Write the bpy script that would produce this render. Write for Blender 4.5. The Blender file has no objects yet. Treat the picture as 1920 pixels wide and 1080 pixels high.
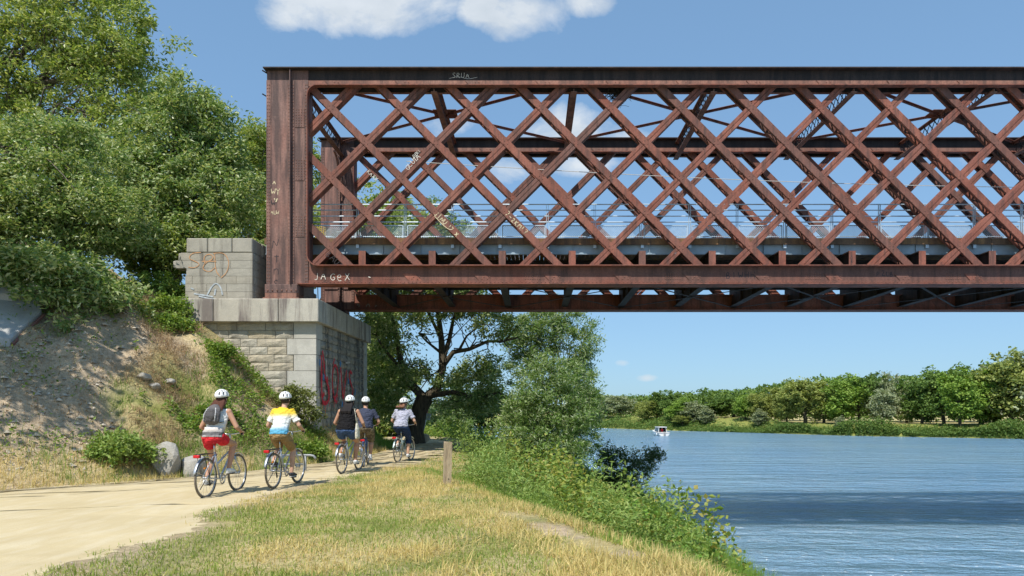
import bpy, bmesh, math, random
import numpy as np
from mathutils import Vector, Matrix, Quaternion

R = math.radians
rnd = random.Random(7)
rng = np.random.default_rng(11)
scene = bpy.context.scene
COL = scene.collection

# ------------------------------------------------------------------ camera
cam_d = bpy.data.cameras.new('camera')
cam = bpy.data.objects.new('camera', cam_d)
COL.objects.link(cam)
cam.location = (0, 0, 1.5)
cam.rotation_euler = (R(90), 0, 0)
cam_d.sensor_width = 36.0
cam_d.lens = 24.375
cam_d.shift_x = -0.0208
cam_d.shift_y = 0.1198
cam_d.clip_start = 0.1
cam_d.clip_end = 6000
scene.camera = cam

# ------------------------------------------------------------------ sun, sky, exposure
SUN_EL, SUN_AZ = 56.0, 201.0        # azimuth clockwise from +Y: behind the camera, to the left
scene.view_settings.view_transform = 'Standard'
scene.view_settings.look = 'None'
scene.view_settings.gamma = 1.0
scene.view_settings.exposure = 0.25
scene.cycles.max_bounces = 6
scene.cycles.diffuse_bounces = 3
scene.cycles.glossy_bounces = 3
scene.cycles.transmission_bounces = 3
scene.cycles.transparent_max_bounces = 4
sd = bpy.data.lights.new('sun', 'SUN')
sd.energy = 4.6
sd.angle = R(0.53)
sd.color = (1.0, 0.95, 0.87)
sun = bpy.data.objects.new('sun', sd)
COL.objects.link(sun)
_to = Vector((math.sin(R(SUN_AZ)) * math.cos(R(SUN_EL)), math.cos(R(SUN_AZ)) * math.cos(R(SUN_EL)), math.sin(R(SUN_EL))))
sun.rotation_euler = _to.to_track_quat('Z', 'Y').to_euler()
sun.location = _to * 60


class NT:
    """small helper round a node tree"""
    def __init__(s, tree):
        s.t = tree; s.n = tree.nodes; s.l = tree.links
        s.n.clear()

    def add(s, typ, **kw):
        n = s.n.new(typ)
        for k, v in kw.items():
            setattr(n, k, v)
        return n

    def put(s, sock, v):
        if v is None:
            return
        if isinstance(v, bpy.types.NodeSocket):
            s.l.new(v, sock)
        elif isinstance(v, (tuple, list)) and len(v) == 3 and sock.type == 'RGBA':
            sock.default_value = (*v, 1)
        else:
            sock.default_value = v

    def math(s, op, a, b=None, c=None, clamp=False):
        n = s.add('ShaderNodeMath', operation=op); n.use_clamp = clamp
        s.put(n.inputs[0], a)
        if b is not None: s.put(n.inputs[1], b)
        if c is not None: s.put(n.inputs[2], c)
        return n.outputs[0]

    def noise(s, vec, scale, detail=5, rough=0.55, dist=0.0):
        n = s.add('ShaderNodeTexNoise')
        n.inputs['Scale'].default_value = scale; n.inputs['Detail'].default_value = detail
        n.inputs['Roughness'].default_value = rough; n.inputs['Distortion'].default_value = dist
        if vec is not None: s.l.new(vec, n.inputs['Vector'])
        return n.outputs['Fac']

    def ramp(s, fac, stops, interp='LINEAR'):
        n = s.add('ShaderNodeValToRGB'); cr = n.color_ramp; cr.interpolation = interp
        while len(cr.elements) > 1: cr.elements.remove(cr.elements[-1])
        for i, (p, c) in enumerate(stops):
            e = cr.elements[0] if i == 0 else cr.elements.new(p)
            e.position = p
            e.color = (c, c, c, 1) if isinstance(c, (int, float)) else (*c, 1)
        s.l.new(fac, n.inputs['Fac'])
        return n.outputs['Color']

    def mix(s, fac, a, b, mode='MIX'):
        n = s.add('ShaderNodeMix', data_type='RGBA', blend_type=mode)
        s.put(n.inputs['Factor'], fac); s.put(n.inputs['A'], a); s.put(n.inputs['B'], b)
        return n.outputs['Result']

    def mapping(s, vec, scale=(1, 1, 1), loc=(0, 0, 0), rot=(0, 0, 0)):
        n = s.add('ShaderNodeMapping')
        n.inputs['Scale'].default_value = scale; n.inputs['Location'].default_value = loc
        n.inputs['Rotation'].default_value = rot
        s.l.new(vec, n.inputs['Vector'])
        return n.outputs['Vector']

    def bump(s, h, strength=0.3, dist=0.02):
        n = s.add('ShaderNodeBump')
        n.inputs['Strength'].default_value = strength; n.inputs['Distance'].default_value = dist
        s.l.new(h, n.inputs['Height'])
        return n.outputs['Normal']


world = bpy.data.worlds.new('World'); scene.world = world; world.use_nodes = True
w = NT(world.node_tree)
sky = w.add('ShaderNodeTexSky', sky_type='NISHITA')
sky.sun_disc = False
sky.sun_elevation = R(SUN_EL); sky.sun_rotation = R(SUN_AZ)
sky.altitude = 0; sky.air_density = 1.0; sky.dust_density = 0.45; sky.ozone_density = 1.6
tc = w.add('ShaderNodeTexCoord'); gen = tc.outputs['Generated']
sx = w.add('ShaderNodeSeparateXYZ'); w.l.new(gen, sx.inputs[0])
yy = w.math('MAXIMUM', sx.outputs[1], 0.02)
u = w.math('DIVIDE', sx.outputs[0], yy); v = w.math('DIVIDE', sx.outputs[2], yy)
front = w.math('MULTIPLY', w.math('SUBTRACT', sx.outputs[1], 0.1), 20.0, clamp=True)
nz1 = w.noise(w.mapping(gen, (1, 1, 1.7)), 9.0, 9, 0.6, 0.25)
nz2 = w.noise(w.mapping(gen, (1, 1, 1.6), (3.1, 0.4, 1.2)), 3.2, 8, 0.58, 0.2)
CL = [(640, -15, 185, 78, 1.0), (760, -45, 120, 80, 1.0), (560, 20, 80, 45, .8), (985, 28, 88, 48, 1.0), (905, 8, 45, 40, .9), (1090, 2, 62, 30, .8),
      (1085, 232, 66, 46, 1.05), (1045, 258, 70, 30, .95), (955, 320, 64, 32, 1.0), (1078, 310, 70, 28, 1.0), (1180, 255, 60, 24, .45), (820, 225, 50, 22, .3),
      (1210, 709, 16, 5, .3), (1166, 681, 12, 5, .3), (1466, 712, 22, 5, .3), (1810, 305, 26, 14, .5)]
acc = None
for (px, py, rx, ry, st) in CL:
    du = w.math('DIVIDE', w.math('SUBTRACT', u, (px - 1000) / 1300), rx / 1300)
    dv = w.math('DIVIDE', w.math('SUBTRACT', v, (770 - py) / 1300), ry / 1300)
    e = w.math('MULTIPLY', w.math('SUBTRACT', 1.0, w.math('ADD', w.math('MULTIPLY', du, du), w.math('MULTIPLY', dv, dv))), st)
    acc = e if acc is None else w.math('MAXIMUM', acc, e)
shape = w.math('ADD', w.math('MAXIMUM', acc, -1.5), w.math('MULTIPLY', w.math('SUBTRACT', nz1, 0.5), 4.2))
m1 = w.math('MULTIPLY', w.math('MULTIPLY', shape, 0.95, clamp=True), front)
m2 = w.math('MULTIPLY', w.math('SUBTRACT', nz2, 0.66), 6.0, clamp=True)
m2 = w.math('MULTIPLY', m2, w.math('SUBTRACT', 1.0, front))
cm = w.math('MULTIPLY', w.math('MAXIMUM', m1, m2), 0.8)
nz3 = w.noise(w.mapping(gen, (1, 1, 2), (0, 0, 0.02)), 14.0, 5, 0.6)
ccol = w.mix(nz3, (4.6, 5.2, 5.7), (8.6, 8.8, 8.9))
gam = w.add('ShaderNodeGamma'); w.l.new(sky.outputs[0], gam.inputs[0]); gam.inputs[1].default_value = 0.43   # the camera's soft tone curve on the sky
skyb = w.mix(1.0, gam.outputs[0], (1.64, 2.44, 3.25), 'MULTIPLY')
skyc = w.mix(cm, skyb, ccol)
bg = w.add('ShaderNodeBackground'); w.l.new(skyc, bg.inputs[0]); bg.inputs[1].default_value = 0.1
wo = w.add('ShaderNodeOutputWorld'); w.l.new(bg.outputs[0], wo.inputs[0])


# ------------------------------------------------------------------ object helpers
def tag(o, label=None, cat=None, group=None, kind=None):
    if label: o['label'] = label
    if cat: o['category'] = cat
    if group: o['group'] = group
    if kind: o['kind'] = kind
    return o


def thing(name, label, cat, loc=(0, 0, 0), rotz=0.0, group=None):
    o = bpy.data.objects.new(name, None)
    COL.objects.link(o)
    o.location = loc; o.rotation_euler = (0, 0, rotz)
    o.empty_display_size = 0.3
    return tag(o, label, cat, group)


def link(name, me, parent=None, loc=None, rot=None, scale=None):
    o = bpy.data.objects.new(name, me)
    COL.objects.link(o)
    if parent is not None: o.parent = parent
    if loc is not None: o.location = loc
    if rot is not None: o.rotation_euler = rot
    if scale is not None: o.scale = scale
    return o


def copy_tree(o, parent=None):
    c = o.copy(); COL.objects.link(c); c.parent = parent
    for ch in list(o.children):
        copy_tree(ch, c)
    return c


def np_mesh(name, verts, faces, mat=None, smooth=False):
    """verts (n,3), faces (m,k) all with k corners"""
    verts = np.asarray(verts, dtype=np.float32); faces = np.asarray(faces, dtype=np.int32)
    me = bpy.data.meshes.new(name)
    m, k = faces.shape
    me.vertices.add(len(verts)); me.vertices.foreach_set('co', verts.ravel())
    me.loops.add(m * k); me.loops.foreach_set('vertex_index', faces.ravel())
    me.polygons.add(m)
    me.polygons.foreach_set('loop_start', np.arange(0, m * k, k, dtype=np.int32))
    me.polygons.foreach_set('loop_total', np.full(m, k, dtype=np.int32))
    me.polygons.foreach_set('use_smooth', np.full(m, smooth))
    me.update(calc_edges=True)
    if mat: me.materials.append(mat)
    return me


class MB:
    def __init__(s):
        s.v = []; s.f = []

    def add(s, vs, fs):
        o = len(s.v)
        s.v.extend([tuple(p) for p in vs]); s.f.extend([tuple(i + o for i in f) for f in fs])
        return s

    def box(s, a, b):
        (x0, y0, z0), (x1, y1, z1) = a, b
        return s.add([(x0, y0, z0), (x1, y0, z0), (x1, y1, z0), (x0, y1, z0), (x0, y0, z1), (x1, y0, z1), (x1, y1, z1), (x0, y1, z1)],
                     [(0, 3, 2, 1), (4, 5, 6, 7), (0, 1, 5, 4), (1, 2, 6, 5), (2, 3, 7, 6), (3, 0, 4, 7)])

    def bar(s, p, q, w, h, side):
        """box beam from p to q, width w along `side` (made perpendicular), height h along the third axis"""
        p, q = Vector(p), Vector(q); t = (q - p).normalized()
        a = Vector(side); a = (a - t * a.dot(t)).normalized(); b = t.cross(a)
        vs = []
        for c in (p, q):
            for (i, j) in ((-1, -1), (1, -1), (1, 1), (-1, 1)):
                vs.append(c + a * (i * w / 2) + b * (j * h / 2))
        return s.add(vs, [(0, 3, 2, 1), (4, 5, 6, 7), (0, 1, 5, 4), (1, 2, 6, 5), (2, 3, 7, 6), (3, 0, 4, 7)])

    def tube(s, pts, radii, n=8, side=(0.31, 0.2, 0.9), cap=True, closed=False):
        pts = [Vector(p) for p in pts]
        if not isinstance(radii, (list, tuple)): radii = [radii] * len(pts)
        rings = []; a = Vector(side)
        m = len(pts)
        for i, p in enumerate(pts):
            if closed:
                t = pts[(i + 1) % m] - pts[i - 1]
            else:
                t = pts[min(i + 1, m - 1)] - pts[max(i - 1, 0)]
            t.normalize()
            a2 = a - t * a.dot(t)
            if a2.length < 1e-4: a2 = t.orthogonal()
            a2.normalize()
            if not isinstance(radii[0], (tuple, list)): a = a2
            b2 = t.cross(a2)
            r = radii[i]; ra, rb = r if isinstance(r, (tuple, list)) else (r, r)
            rings.append([p + a2 * (ra * math.cos(2 * math.pi * k / n)) + b2 * (rb * math.sin(2 * math.pi * k / n)) for k in range(n)])
        vs = [q for r in rings for q in r]; fs = []
        for i in range(m - 1 if not closed else m):
            j = (i + 1) % m
            for k in range(n):
                fs.append((i * n + k, i * n + (k + 1) % n, j * n + (k + 1) % n, j * n + k))
        if cap and not closed:
            fs.append(tuple(range(n - 1, -1, -1))); fs.append(tuple((m - 1) * n + k for k in range(n)))
        return s.add(vs, fs)

    def ellipsoid(s, c, r, nu=12, nv=8, rot=None, zcut=None):
        vs = []; fs = []
        c = Vector(c)
        for j in range(nv + 1):
            th = math.pi * j / nv
            for i in range(nu):
                ph = 2 * math.pi * i / nu
                p = Vector((r[0] * math.sin(th) * math.cos(ph), r[1] * math.sin(th) * math.sin(ph), r[2] * math.cos(th)))
                if rot is not None: p = rot @ p
                vs.append(c + p)
        for j in range(nv):
            for i in range(nu):
                fs.append((j * nu + i, (j + 1) * nu + i, (j + 1) * nu + (i + 1) % nu, j * nu + (i + 1) % nu))
        return s.add(vs, fs)

    def prism(s, poly, y0, y1):
        """polygon in xz extruded along y (poly counter-clockwise seen from -y)"""
        n = len(poly)
        vs = [(x, y0, z) for x, z in poly] + [(x, y1, z) for x, z in poly]
        fs = [tuple(range(n)), tuple(range(2 * n - 1, n - 1, -1))]
        for i in range(n):
            j = (i + 1) % n
            fs.append((j, i, n + i, n + j))
        return s.add(vs, fs)

    def lathe(s, prof, n=16, origin=(0, 0, 0), axis='z', closed=False):
        o = Vector(origin); vs = []; fs = []
        for (r, h) in prof:
            for k in range(n):
                a = 2 * math.pi * k / n
                if axis == 'z': p = Vector((r * math.cos(a), r * math.sin(a), h))
                elif axis == 'y': p = Vector((r * math.cos(a), h, r * math.sin(a)))
                else: p = Vector((h, r * math.cos(a), r * math.sin(a)))
                vs.append(o + p)
        m = len(prof)
        for i in range(m if closed else m - 1):
            j = (i + 1) % m
            for k in range(n):
                fs.append((i * n + k, i * n + (k + 1) % n, j * n + (k + 1) % n, j * n + k))
        return s.add(vs, fs)

    def mesh(s, name, mat=None, smooth=False):
        me = bpy.data.meshes.new(name)
        me.from_pydata(s.v, [], s.f); me.update()
        if mat: me.materials.append(mat)
        if smooth: me.polygons.foreach_set('use_smooth', [True] * len(me.polygons))
        return me

    def build(s, name, mat, parent=None, smooth=False, loc=None, rot=None, bevel=0.0, fix=True):
        me = s.mesh(name, mat, smooth)
        if fix or bevel:
            bm = bmesh.new(); bm.from_mesh(me)
            if bevel:
                bmesh.ops.bevel(bm, geom=list(bm.edges), offset=bevel, segments=1, affect='EDGES', profile=0.5)
            bmesh.ops.recalc_face_normals(bm, faces=bm.faces)
            bm.to_mesh(me); bm.free()
            if smooth: me.polygons.foreach_set('use_smooth', [True] * len(me.polygons))
        return link(name, me, parent, loc, rot)


def remeshed(name, mb, mat, voxel, parent=None, smooth_iter=5, factor=0.5, folds=0.0):
    """one continuous surface from overlapping pieces"""
    me = mb.mesh(name + '_src')
    bm = bmesh.new(); bm.from_mesh(me); bmesh.ops.recalc_face_normals(bm, faces=bm.faces); bm.to_mesh(me); bm.free()
    o = bpy.data.objects.new(name + '_src', me); COL.objects.link(o)
    m = o.modifiers.new('r', 'REMESH'); m.mode = 'VOXEL'; m.voxel_size = voxel
    if smooth_iter:
        sm = o.modifiers.new('s', 'SMOOTH'); sm.iterations = smooth_iter; sm.factor = factor
    dg = bpy.context.evaluated_depsgraph_get()
    out = bpy.data.meshes.new_from_object(o.evaluated_get(dg))
    bpy.data.objects.remove(o); bpy.data.meshes.remove(me)
    out.name = name
    if folds:                                   # creases of worn cloth
        from mathutils import noise
        nr = [v.normal.copy() for v in out.vertices]
        for v, n_ in zip(out.vertices, nr):
            q = v.co
            f_ = noise.noise(Vector((q.x * 9 + q.z * 7, q.y * 9 - q.z * 5, q.z * 17 + q.y * 8))) + .5 * noise.noise(q * 32)
            v.co = q + n_ * (folds * (abs(f_) ** .8 * (1 if f_ > 0 else -1)))
    out.materials.clear(); out.materials.append(mat)
    out.polygons.foreach_set('use_smooth', [True] * len(out.polygons))
    return link(name, out, parent)


# value noise on arrays
def _hash(ix, iy, seed):
    h = (ix.astype(np.int64) * 374761393 + iy.astype(np.int64) * 668265263 + seed * 1442695041) & 0x7fffffff
    h = ((h ^ (h >> 13)) * 1274126177) & 0x7fffffff
    return ((h ^ (h >> 16)) & 0xffff) / 65535.0


def vnoise(x, y, seed=0):
    x = np.asarray(x, dtype=float); y = np.asarray(y, dtype=float)
    ix = np.floor(x); iy = np.floor(y); fx = x - ix; fy = y - iy
    fx = fx * fx * (3 - 2 * fx); fy = fy * fy * (3 - 2 * fy)
    a = _hash(ix, iy, seed); b = _hash(ix + 1, iy, seed); c = _hash(ix, iy + 1, seed); d = _hash(ix + 1, iy + 1, seed)
    return (a * (1 - fx) + b * fx) * (1 - fy) + (c * (1 - fx) + d * fx) * fy


def fbm(x, y, seed=0, oct=4):
    t = 0; a = 0.5; s = 0
    for i in range(oct):
        t = t + a * vnoise(np.asarray(x) * 2 ** i + 17.3 * i, np.asarray(y) * 2 ** i - 9.1 * i, seed + i); s += a; a *= 0.5
    return t / s


def sstep(a, b, x):
    t = np.clip((np.asarray(x, dtype=float) - a) / (b - a), 0, 1)
    return t * t * (3 - 2 * t)


def poly_sd(x, y, poly):
    """signed distance, positive inside"""
    x = np.asarray(x, dtype=float); y = np.asarray(y, dtype=float)
    best = np.full(x.shape, 1e18); inside = np.zeros(x.shape, bool)
    n = len(poly)
    for i in range(n):
        (x0, y0), (x1, y1) = poly[i], poly[(i + 1) % n]
        dx, dy = x1 - x0, y1 - y0
        t = np.clip(((x - x0) * dx + (y - y0) * dy) / (dx * dx + dy * dy), 0, 1)
        best = np.minimum(best, (x - x0 - t * dx) ** 2 + (y - y0 - t * dy) ** 2)
        if y0 != y1:
            c = ((y0 > y) != (y1 > y)) & (x < (x1 - x0) * (y - y0) / (y1 - y0) + x0)
            inside ^= c
    return np.where(inside, 1, -1) * np.sqrt(best)


# ------------------------------------------------------------------ materials
MATS = {}


def principled(name, rough=0.8, spec=0.3, metal=0.0):
    m = bpy.data.materials.new(name); m.use_nodes = True
    t = NT(m.node_tree)
    b = t.add('ShaderNodeBsdfPrincipled'); o = t.add('ShaderNodeOutputMaterial')
    t.l.new(b.outputs[0], o.inputs[0])
    b.inputs['Roughness'].default_value = rough
    b.inputs['Specular IOR Level'].default_value = spec
    b.inputs['Metallic'].default_value = metal
    MATS[name] = m
    return m, t, b, o


def wpos(t):
    return t.add('ShaderNodeNewGeometry').outputs['Position']


def opos(t):
    return t.add('ShaderNodeTexCoord').outputs['Object']


def M_plain(name, c, rough=0.6, spec=0.3, metal=0.0, var=0.12, scale=14.0, bump=0.0):
    m, t, b, o = principled(name, rough, spec, metal)
    p = opos(t)
    n = t.noise(p, scale, 5)
    lo = tuple(x * (1 - var) for x in c); hi = tuple(min(1, x * (1 + var)) for x in c)
    t.put(b.inputs['Base Color'], t.ramp(n, [(0.3, lo), (0.7, hi)]))
    if bump:
        t.put(b.inputs['Normal'], t.bump(t.noise(p, scale * 3, 4), bump, 0.01))
    return m


def M_rust(name, c_a, c_b, c_dark, dark_at=0.60, bump=0.35):
    """old red-lead paint with worn, darker and paler patches and vertical runs"""
    m, t, b, o = principled(name, 0.72, 0.25)
    p = wpos(t)
    n1 = t.noise(p, 0.9, 7, 0.6)
    n2 = t.noise(t.mapping(p, (5, 5, 0.6)), 1.0, 6, 0.65)
    n3 = t.noise(p, 22, 5, 0.7)
    c = t.ramp(n1, [(0.3, c_a), (0.68, c_b)])
    oi = t.add('ShaderNodeObjectInfo').outputs['Random']
    c = t.mix(t.math('MULTIPLY', t.ramp(t.math('ADD', t.math('MULTIPLY', oi, 0.5), t.math('MULTIPLY', t.noise(p, 0.45, 4, 0.6), 0.7)), [(0.55, 0.0), (0.85, 0.6)]), 1.0), c, (c_dark[0] * 1.5, c_dark[1] * 1.75, c_dark[2] * 1.8))
    c = t.mix(t.ramp(n2, [(dark_at - 0.1, 0.0), (dark_at + 0.12, 0.85)]), c, c_dark)
    c = t.mix(t.ramp(n3, [(0.35, 0.35), (0.62, 0.0)]), c, tuple(x * 0.45 for x in c_dark))
    c = t.mix(t.ramp(t.noise(p, 6.0, 6, 0.7), [(0.64, 0.0), (0.8, 0.4)]), c, tuple(min(1, x * 1.35 + 0.02) for x in c_b))
    t.put(b.inputs['Base Color'], c)
    t.put(b.inputs['Normal'], t.bump(n3, bump, 0.006))
    return m


def M_stone(name, base, warm, dark, streak=0.6, bump=0.5, scale=1.0, stain_lo=0.52):
    m, t, b, o = principled(name, 0.9, 0.15)
    p = wpos(t)
    oi = t.add('ShaderNodeObjectInfo').outputs['Random']
    c = t.mix(t.ramp(oi, [(0.0, 0.0), (0.55, 0.1), (1.0, 0.9)]), base, warm)
    c = t.mix(t.ramp(t.noise(p, 3.0 * scale, 7, 0.65), [(0.35, 0.0), (0.75, 0.55)]), c, tuple(x * 0.55 for x in base))
    st = t.ramp(t.noise(t.mapping(p, (3.2, 3.2, 0.35)), 1.0, 6, 0.6), [(stain_lo, 0.0), (stain_lo + 0.14, streak)])
    c = t.mix(st, c, dark)
    sp = t.ramp(t.noise(p, 60 * scale, 3, 0.6), [(0.38, 0.5), (0.5, 0.0)])
    c = t.mix(sp, c, dark)
    lich = t.ramp(t.noise(p, 9 * scale, 6, 0.7), [(0.62, 0.0), (0.72, 0.4)])
    c = t.mix(lich, c, tuple(min(1, x * 1.25) for x in base))
    t.put(b.inputs['Base Color'], c)
    h = t.math('ADD', t.math('MULTIPLY', t.noise(p, 14 * scale, 6, 0.65), 1.0), t.math('MULTIPLY', t.noise(p, 70 * scale, 3), 0.35))
    t.put(b.inputs['Normal'], t.bump(h, bump, 0.02))
    return m


def M_leaf(name, cols, rough=0.5, trans=0.42, tint=(1.25, 1.2, 0.55), spec=0.35, back=None):
    """leaf-sized faces, a colour of its own for each leaf, light shining through"""
    m, t, b, o = principled(name, rough, spec)
    g = t.add('ShaderNodeNewGeometry')
    r = g.outputs['Random Per Island']
    n = len(cols)
    c = t.ramp(r, [(i / max(1, n - 1), cc) for i, cc in enumerate(cols)])
    big = t.noise(g.outputs['Position'], 0.55, 3)
    c = t.mix(t.ramp(big, [(0.35, 0.0), (0.7, 0.45)]), c, t.mix(1.0, c, (0.95, 0.9, 0.62), 'MULTIPLY'))
    if back:
        c = t.mix(g.outputs['Backfacing'], c, back)
    t.put(b.inputs['Base Color'], c)
    tr = t.add('ShaderNodeBsdfTranslucent')
    t.put(tr.inputs['Color'], t.mix(1.0, c, tint, 'MULTIPLY'))
    mx = t.add('ShaderNodeMixShader'); mx.inputs[0].default_value = trans
    t.l.new(b.outputs[0], mx.inputs[1]); t.l.new(tr.outputs[0], mx.inputs[2]); t.l.new(mx.outputs[0], o.inputs[0])
    return m


def M_bark(name, a, b_, dark):
    m, t, b, o = principled(name, 0.95, 0.1)
    p = opos(t)
    n = t.noise(t.mapping(p, (7, 7, 1.2)), 1.6, 6, 0.65)
    c = t.ramp(n, [(0.3, dark), (0.5, a), (0.75, b_)])
    t.put(b.inputs['Base Color'], c)
    t.put(b.inputs['Normal'], t.bump(n, 0.8, 0.05))
    return m


def M_fabric(name, c, var=0.12):
    m, t, b, o = principled(name, 0.9, 0.1)
    p = opos(t)
    n = t.noise(p, 18, 4)
    t.put(b.inputs['Base Color'], t.ramp(n, [(0.3, tuple(x * (1 - var) for x in c)), (0.7, tuple(min(1, x * (1 + var)) for x in c))]))
    t.put(b.inputs['Normal'], t.bump(t.noise(t.mapping(p, (1, 1, 1.8)), 13, 3, 0.5, 0.9), 1.0, 0.045))
    return m


rust = M_rust('rust_paint', (0.215, 0.068, 0.044), (0.36, 0.14, 0.097), (0.085, 0.05, 0.042), 0.55)
rust_post = M_rust('rust_post', (0.26, 0.125, 0.10), (0.40, 0.23, 0.185), (0.085, 0.058, 0.055), 0.46)
rust_chord = M_rust('rust_chord', (0.27, 0.115, 0.08), (0.38, 0.2, 0.145), (0.12, 0.072, 0.06), 0.52)
rust_dark_shade = M_rust('rust_dark_shade', (0.05, 0.036, 0.032), (0.095, 0.058, 0.046), (0.026, 0.023, 0.023), 0.5)  # dark paint, with shade put into its colour for underside and top chord
rust_rivet = M_plain('rivet_heads', (0.22, 0.105, 0.075), 0.7, 0.25)
blue_steel = M_plain('blue_grey_steel', (0.30, 0.38, 0.44), 0.45, 0.4, 0.0, 0.15, 3)
galv = M_plain('galvanised_steel', (0.48, 0.57, 0.64), 0.4, 0.5, 0.25, 0.15, 6)
deck_wood = M_rust('deck_timber', (0.22, 0.11, 0.05), (0.33, 0.19, 0.085), (0.09, 0.06, 0.045), 0.5)
stone_cap = M_stone('dressed_cap_stone', (0.55, 0.525, 0.45), (0.5, 0.46, 0.38), (0.155, 0.128, 0.118), 0.85, 0.35, 1.0, 0.485)
stone_block = M_stone('grey_block_stone', (0.42, 0.395, 0.335), (0.38, 0.34, 0.27), (0.14, 0.125, 0.11), 0.6, 0.35, 1.0, 0.54)
stone_face = M_stone('rock_faced_stone', (0.49, 0.455, 0.37), (0.56, 0.44, 0.26), (0.19, 0.17, 0.145), 0.55, 1.0, 1.0, 0.53)
stone_quoin = M_stone('quoin_stone', (0.56, 0.54, 0.48), (0.5, 0.48, 0.41), (0.3, 0.28, 0.24), 0.4, 0.3, 1.0, 0.6)
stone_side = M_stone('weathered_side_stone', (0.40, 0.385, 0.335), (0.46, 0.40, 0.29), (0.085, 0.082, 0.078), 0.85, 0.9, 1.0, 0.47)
mortar = M_plain('mortar', (0.36, 0.345, 0.30), 0.95, 0.1, 0, 0.25, 9, 0.4)
rock_white = M_stone('pale_boulder', (0.44, 0.42, 0.375), (0.4, 0.37, 0.31), (0.17, 0.155, 0.13), 0.6, 1.0, 1.4, 0.52)
concrete = M_stone('pale_concrete', (0.55, 0.54, 0.51), (0.5, 0.49, 0.46), (0.3, 0.29, 0.27), 0.4, 0.3, 0.8, 0.58)
wood_post = M_bark('weathered_wood', (0.36, 0.28, 0.18), (0.45, 0.37, 0.25), (0.2, 0.15, 0.1))
bark_dark = M_bark('dark_bark', (0.085, 0.07, 0.05), (0.15, 0.13, 0.075), (0.035, 0.03, 0.024))
bark_grey = M_bark('grey_bark', (0.18, 0.155, 0.125), (0.28, 0.25, 0.2), (0.08, 0.065, 0.05))
leaf_ash = M_leaf('ash_leaves', [(0.101, 0.168, 0.036), (0.179, 0.274, 0.056), (0.280, 0.375, 0.090), (0.426, 0.482, 0.168), (0.582, 0.616, 0.325)], 0.38, 0.38)
leaf_ash_b = M_leaf('ash_leaves_bluish', [(0.084, 0.168, 0.045), (0.151, 0.252, 0.067), (0.246, 0.347, 0.112), (0.403, 0.470, 0.213), (0.605, 0.650, 0.403)], 0.38, 0.36)
leaf_dark = M_leaf('dark_leaves', [(0.026, 0.058, 0.017), (0.054, 0.102, 0.026), (0.102, 0.156, 0.042)], 0.5, 0.3)
leaf_willow = M_leaf('willow_leaves', [(0.092, 0.178, 0.032), (0.140, 0.243, 0.049), (0.205, 0.308, 0.081), (0.324, 0.410, 0.184), (0.497, 0.562, 0.389)], 0.4, 0.34, (1.2, 1.2, 0.7), 0.35)
leaf_shrub = M_leaf('shrub_leaves', [(0.095, 0.179, 0.028), (0.157, 0.269, 0.040), (0.235, 0.347, 0.067), (0.336, 0.403, 0.123)], 0.5, 0.4)
leaf_olive = M_leaf('olive_bush_leaves', [(0.111, 0.143, 0.039), (0.182, 0.215, 0.058), (0.260, 0.286, 0.098)], 0.55, 0.3)
leaf_bright = M_leaf('broad_bright_leaves', [(0.134, 0.284, 0.037), (0.196, 0.390, 0.053), (0.300, 0.496, 0.090)], 0.42, 0.4)
leaf_bramble = M_leaf('bramble_leaves', [(0.114, 0.198, 0.036), (0.180, 0.282, 0.050), (0.276, 0.360, 0.072), (0.372, 0.408, 0.102), (0.396, 0.324, 0.096)], 0.5, 0.36)
leaf_nettle = M_leaf('tall_weed_leaves', [(0.148, 0.260, 0.061), (0.235, 0.348, 0.086), (0.348, 0.434, 0.139)], 0.55, 0.35)
FAR = {
    'deep': M_leaf('far_deep_green', [(0.082, 0.155, 0.036), (0.136, 0.228, 0.051), (0.209, 0.301, 0.073)], 0.6, 0.3),
    'fresh': M_leaf('far_fresh_green', [(0.141, 0.255, 0.042), (0.217, 0.340, 0.057), (0.312, 0.426, 0.085)], 0.6, 0.3),
    'olive': M_leaf('far_olive_green', [(0.192, 0.246, 0.064), (0.291, 0.336, 0.091), (0.392, 0.427, 0.137)], 0.6, 0.3),
    'silver': M_leaf('far_silver_green', [(0.212, 0.263, 0.144), (0.312, 0.364, 0.212), (0.439, 0.473, 0.321)], 0.6, 0.3),
}
grass_dry = M_leaf('dry_grass_blades', [(0.500, 0.388, 0.156), (0.650, 0.525, 0.225), (0.775, 0.650, 0.312), (0.400, 0.388, 0.112)], 0.7, 0.3, (1.1, 1.0, 0.7), 0.2)
grass_green = M_leaf('green_grass_blades', [(0.156, 0.247, 0.046), (0.234, 0.332, 0.065), (0.351, 0.416, 0.111), (0.494, 0.468, 0.169)], 0.6, 0.35, (1.15, 1.1, 0.6), 0.25)
grass_lush = M_leaf('lush_grass_blades', [(0.126, 0.238, 0.042), (0.196, 0.329, 0.056), (0.294, 0.420, 0.084)], 0.55, 0.4, (1.15, 1.15, 0.6), 0.3)
straw = M_leaf('dry_stems', [(0.300, 0.200, 0.119), (0.450, 0.319, 0.188), (0.625, 0.488, 0.300), (0.250, 0.144, 0.094)], 0.85, 0.1, (1, 1, 1), 0.1)

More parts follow.
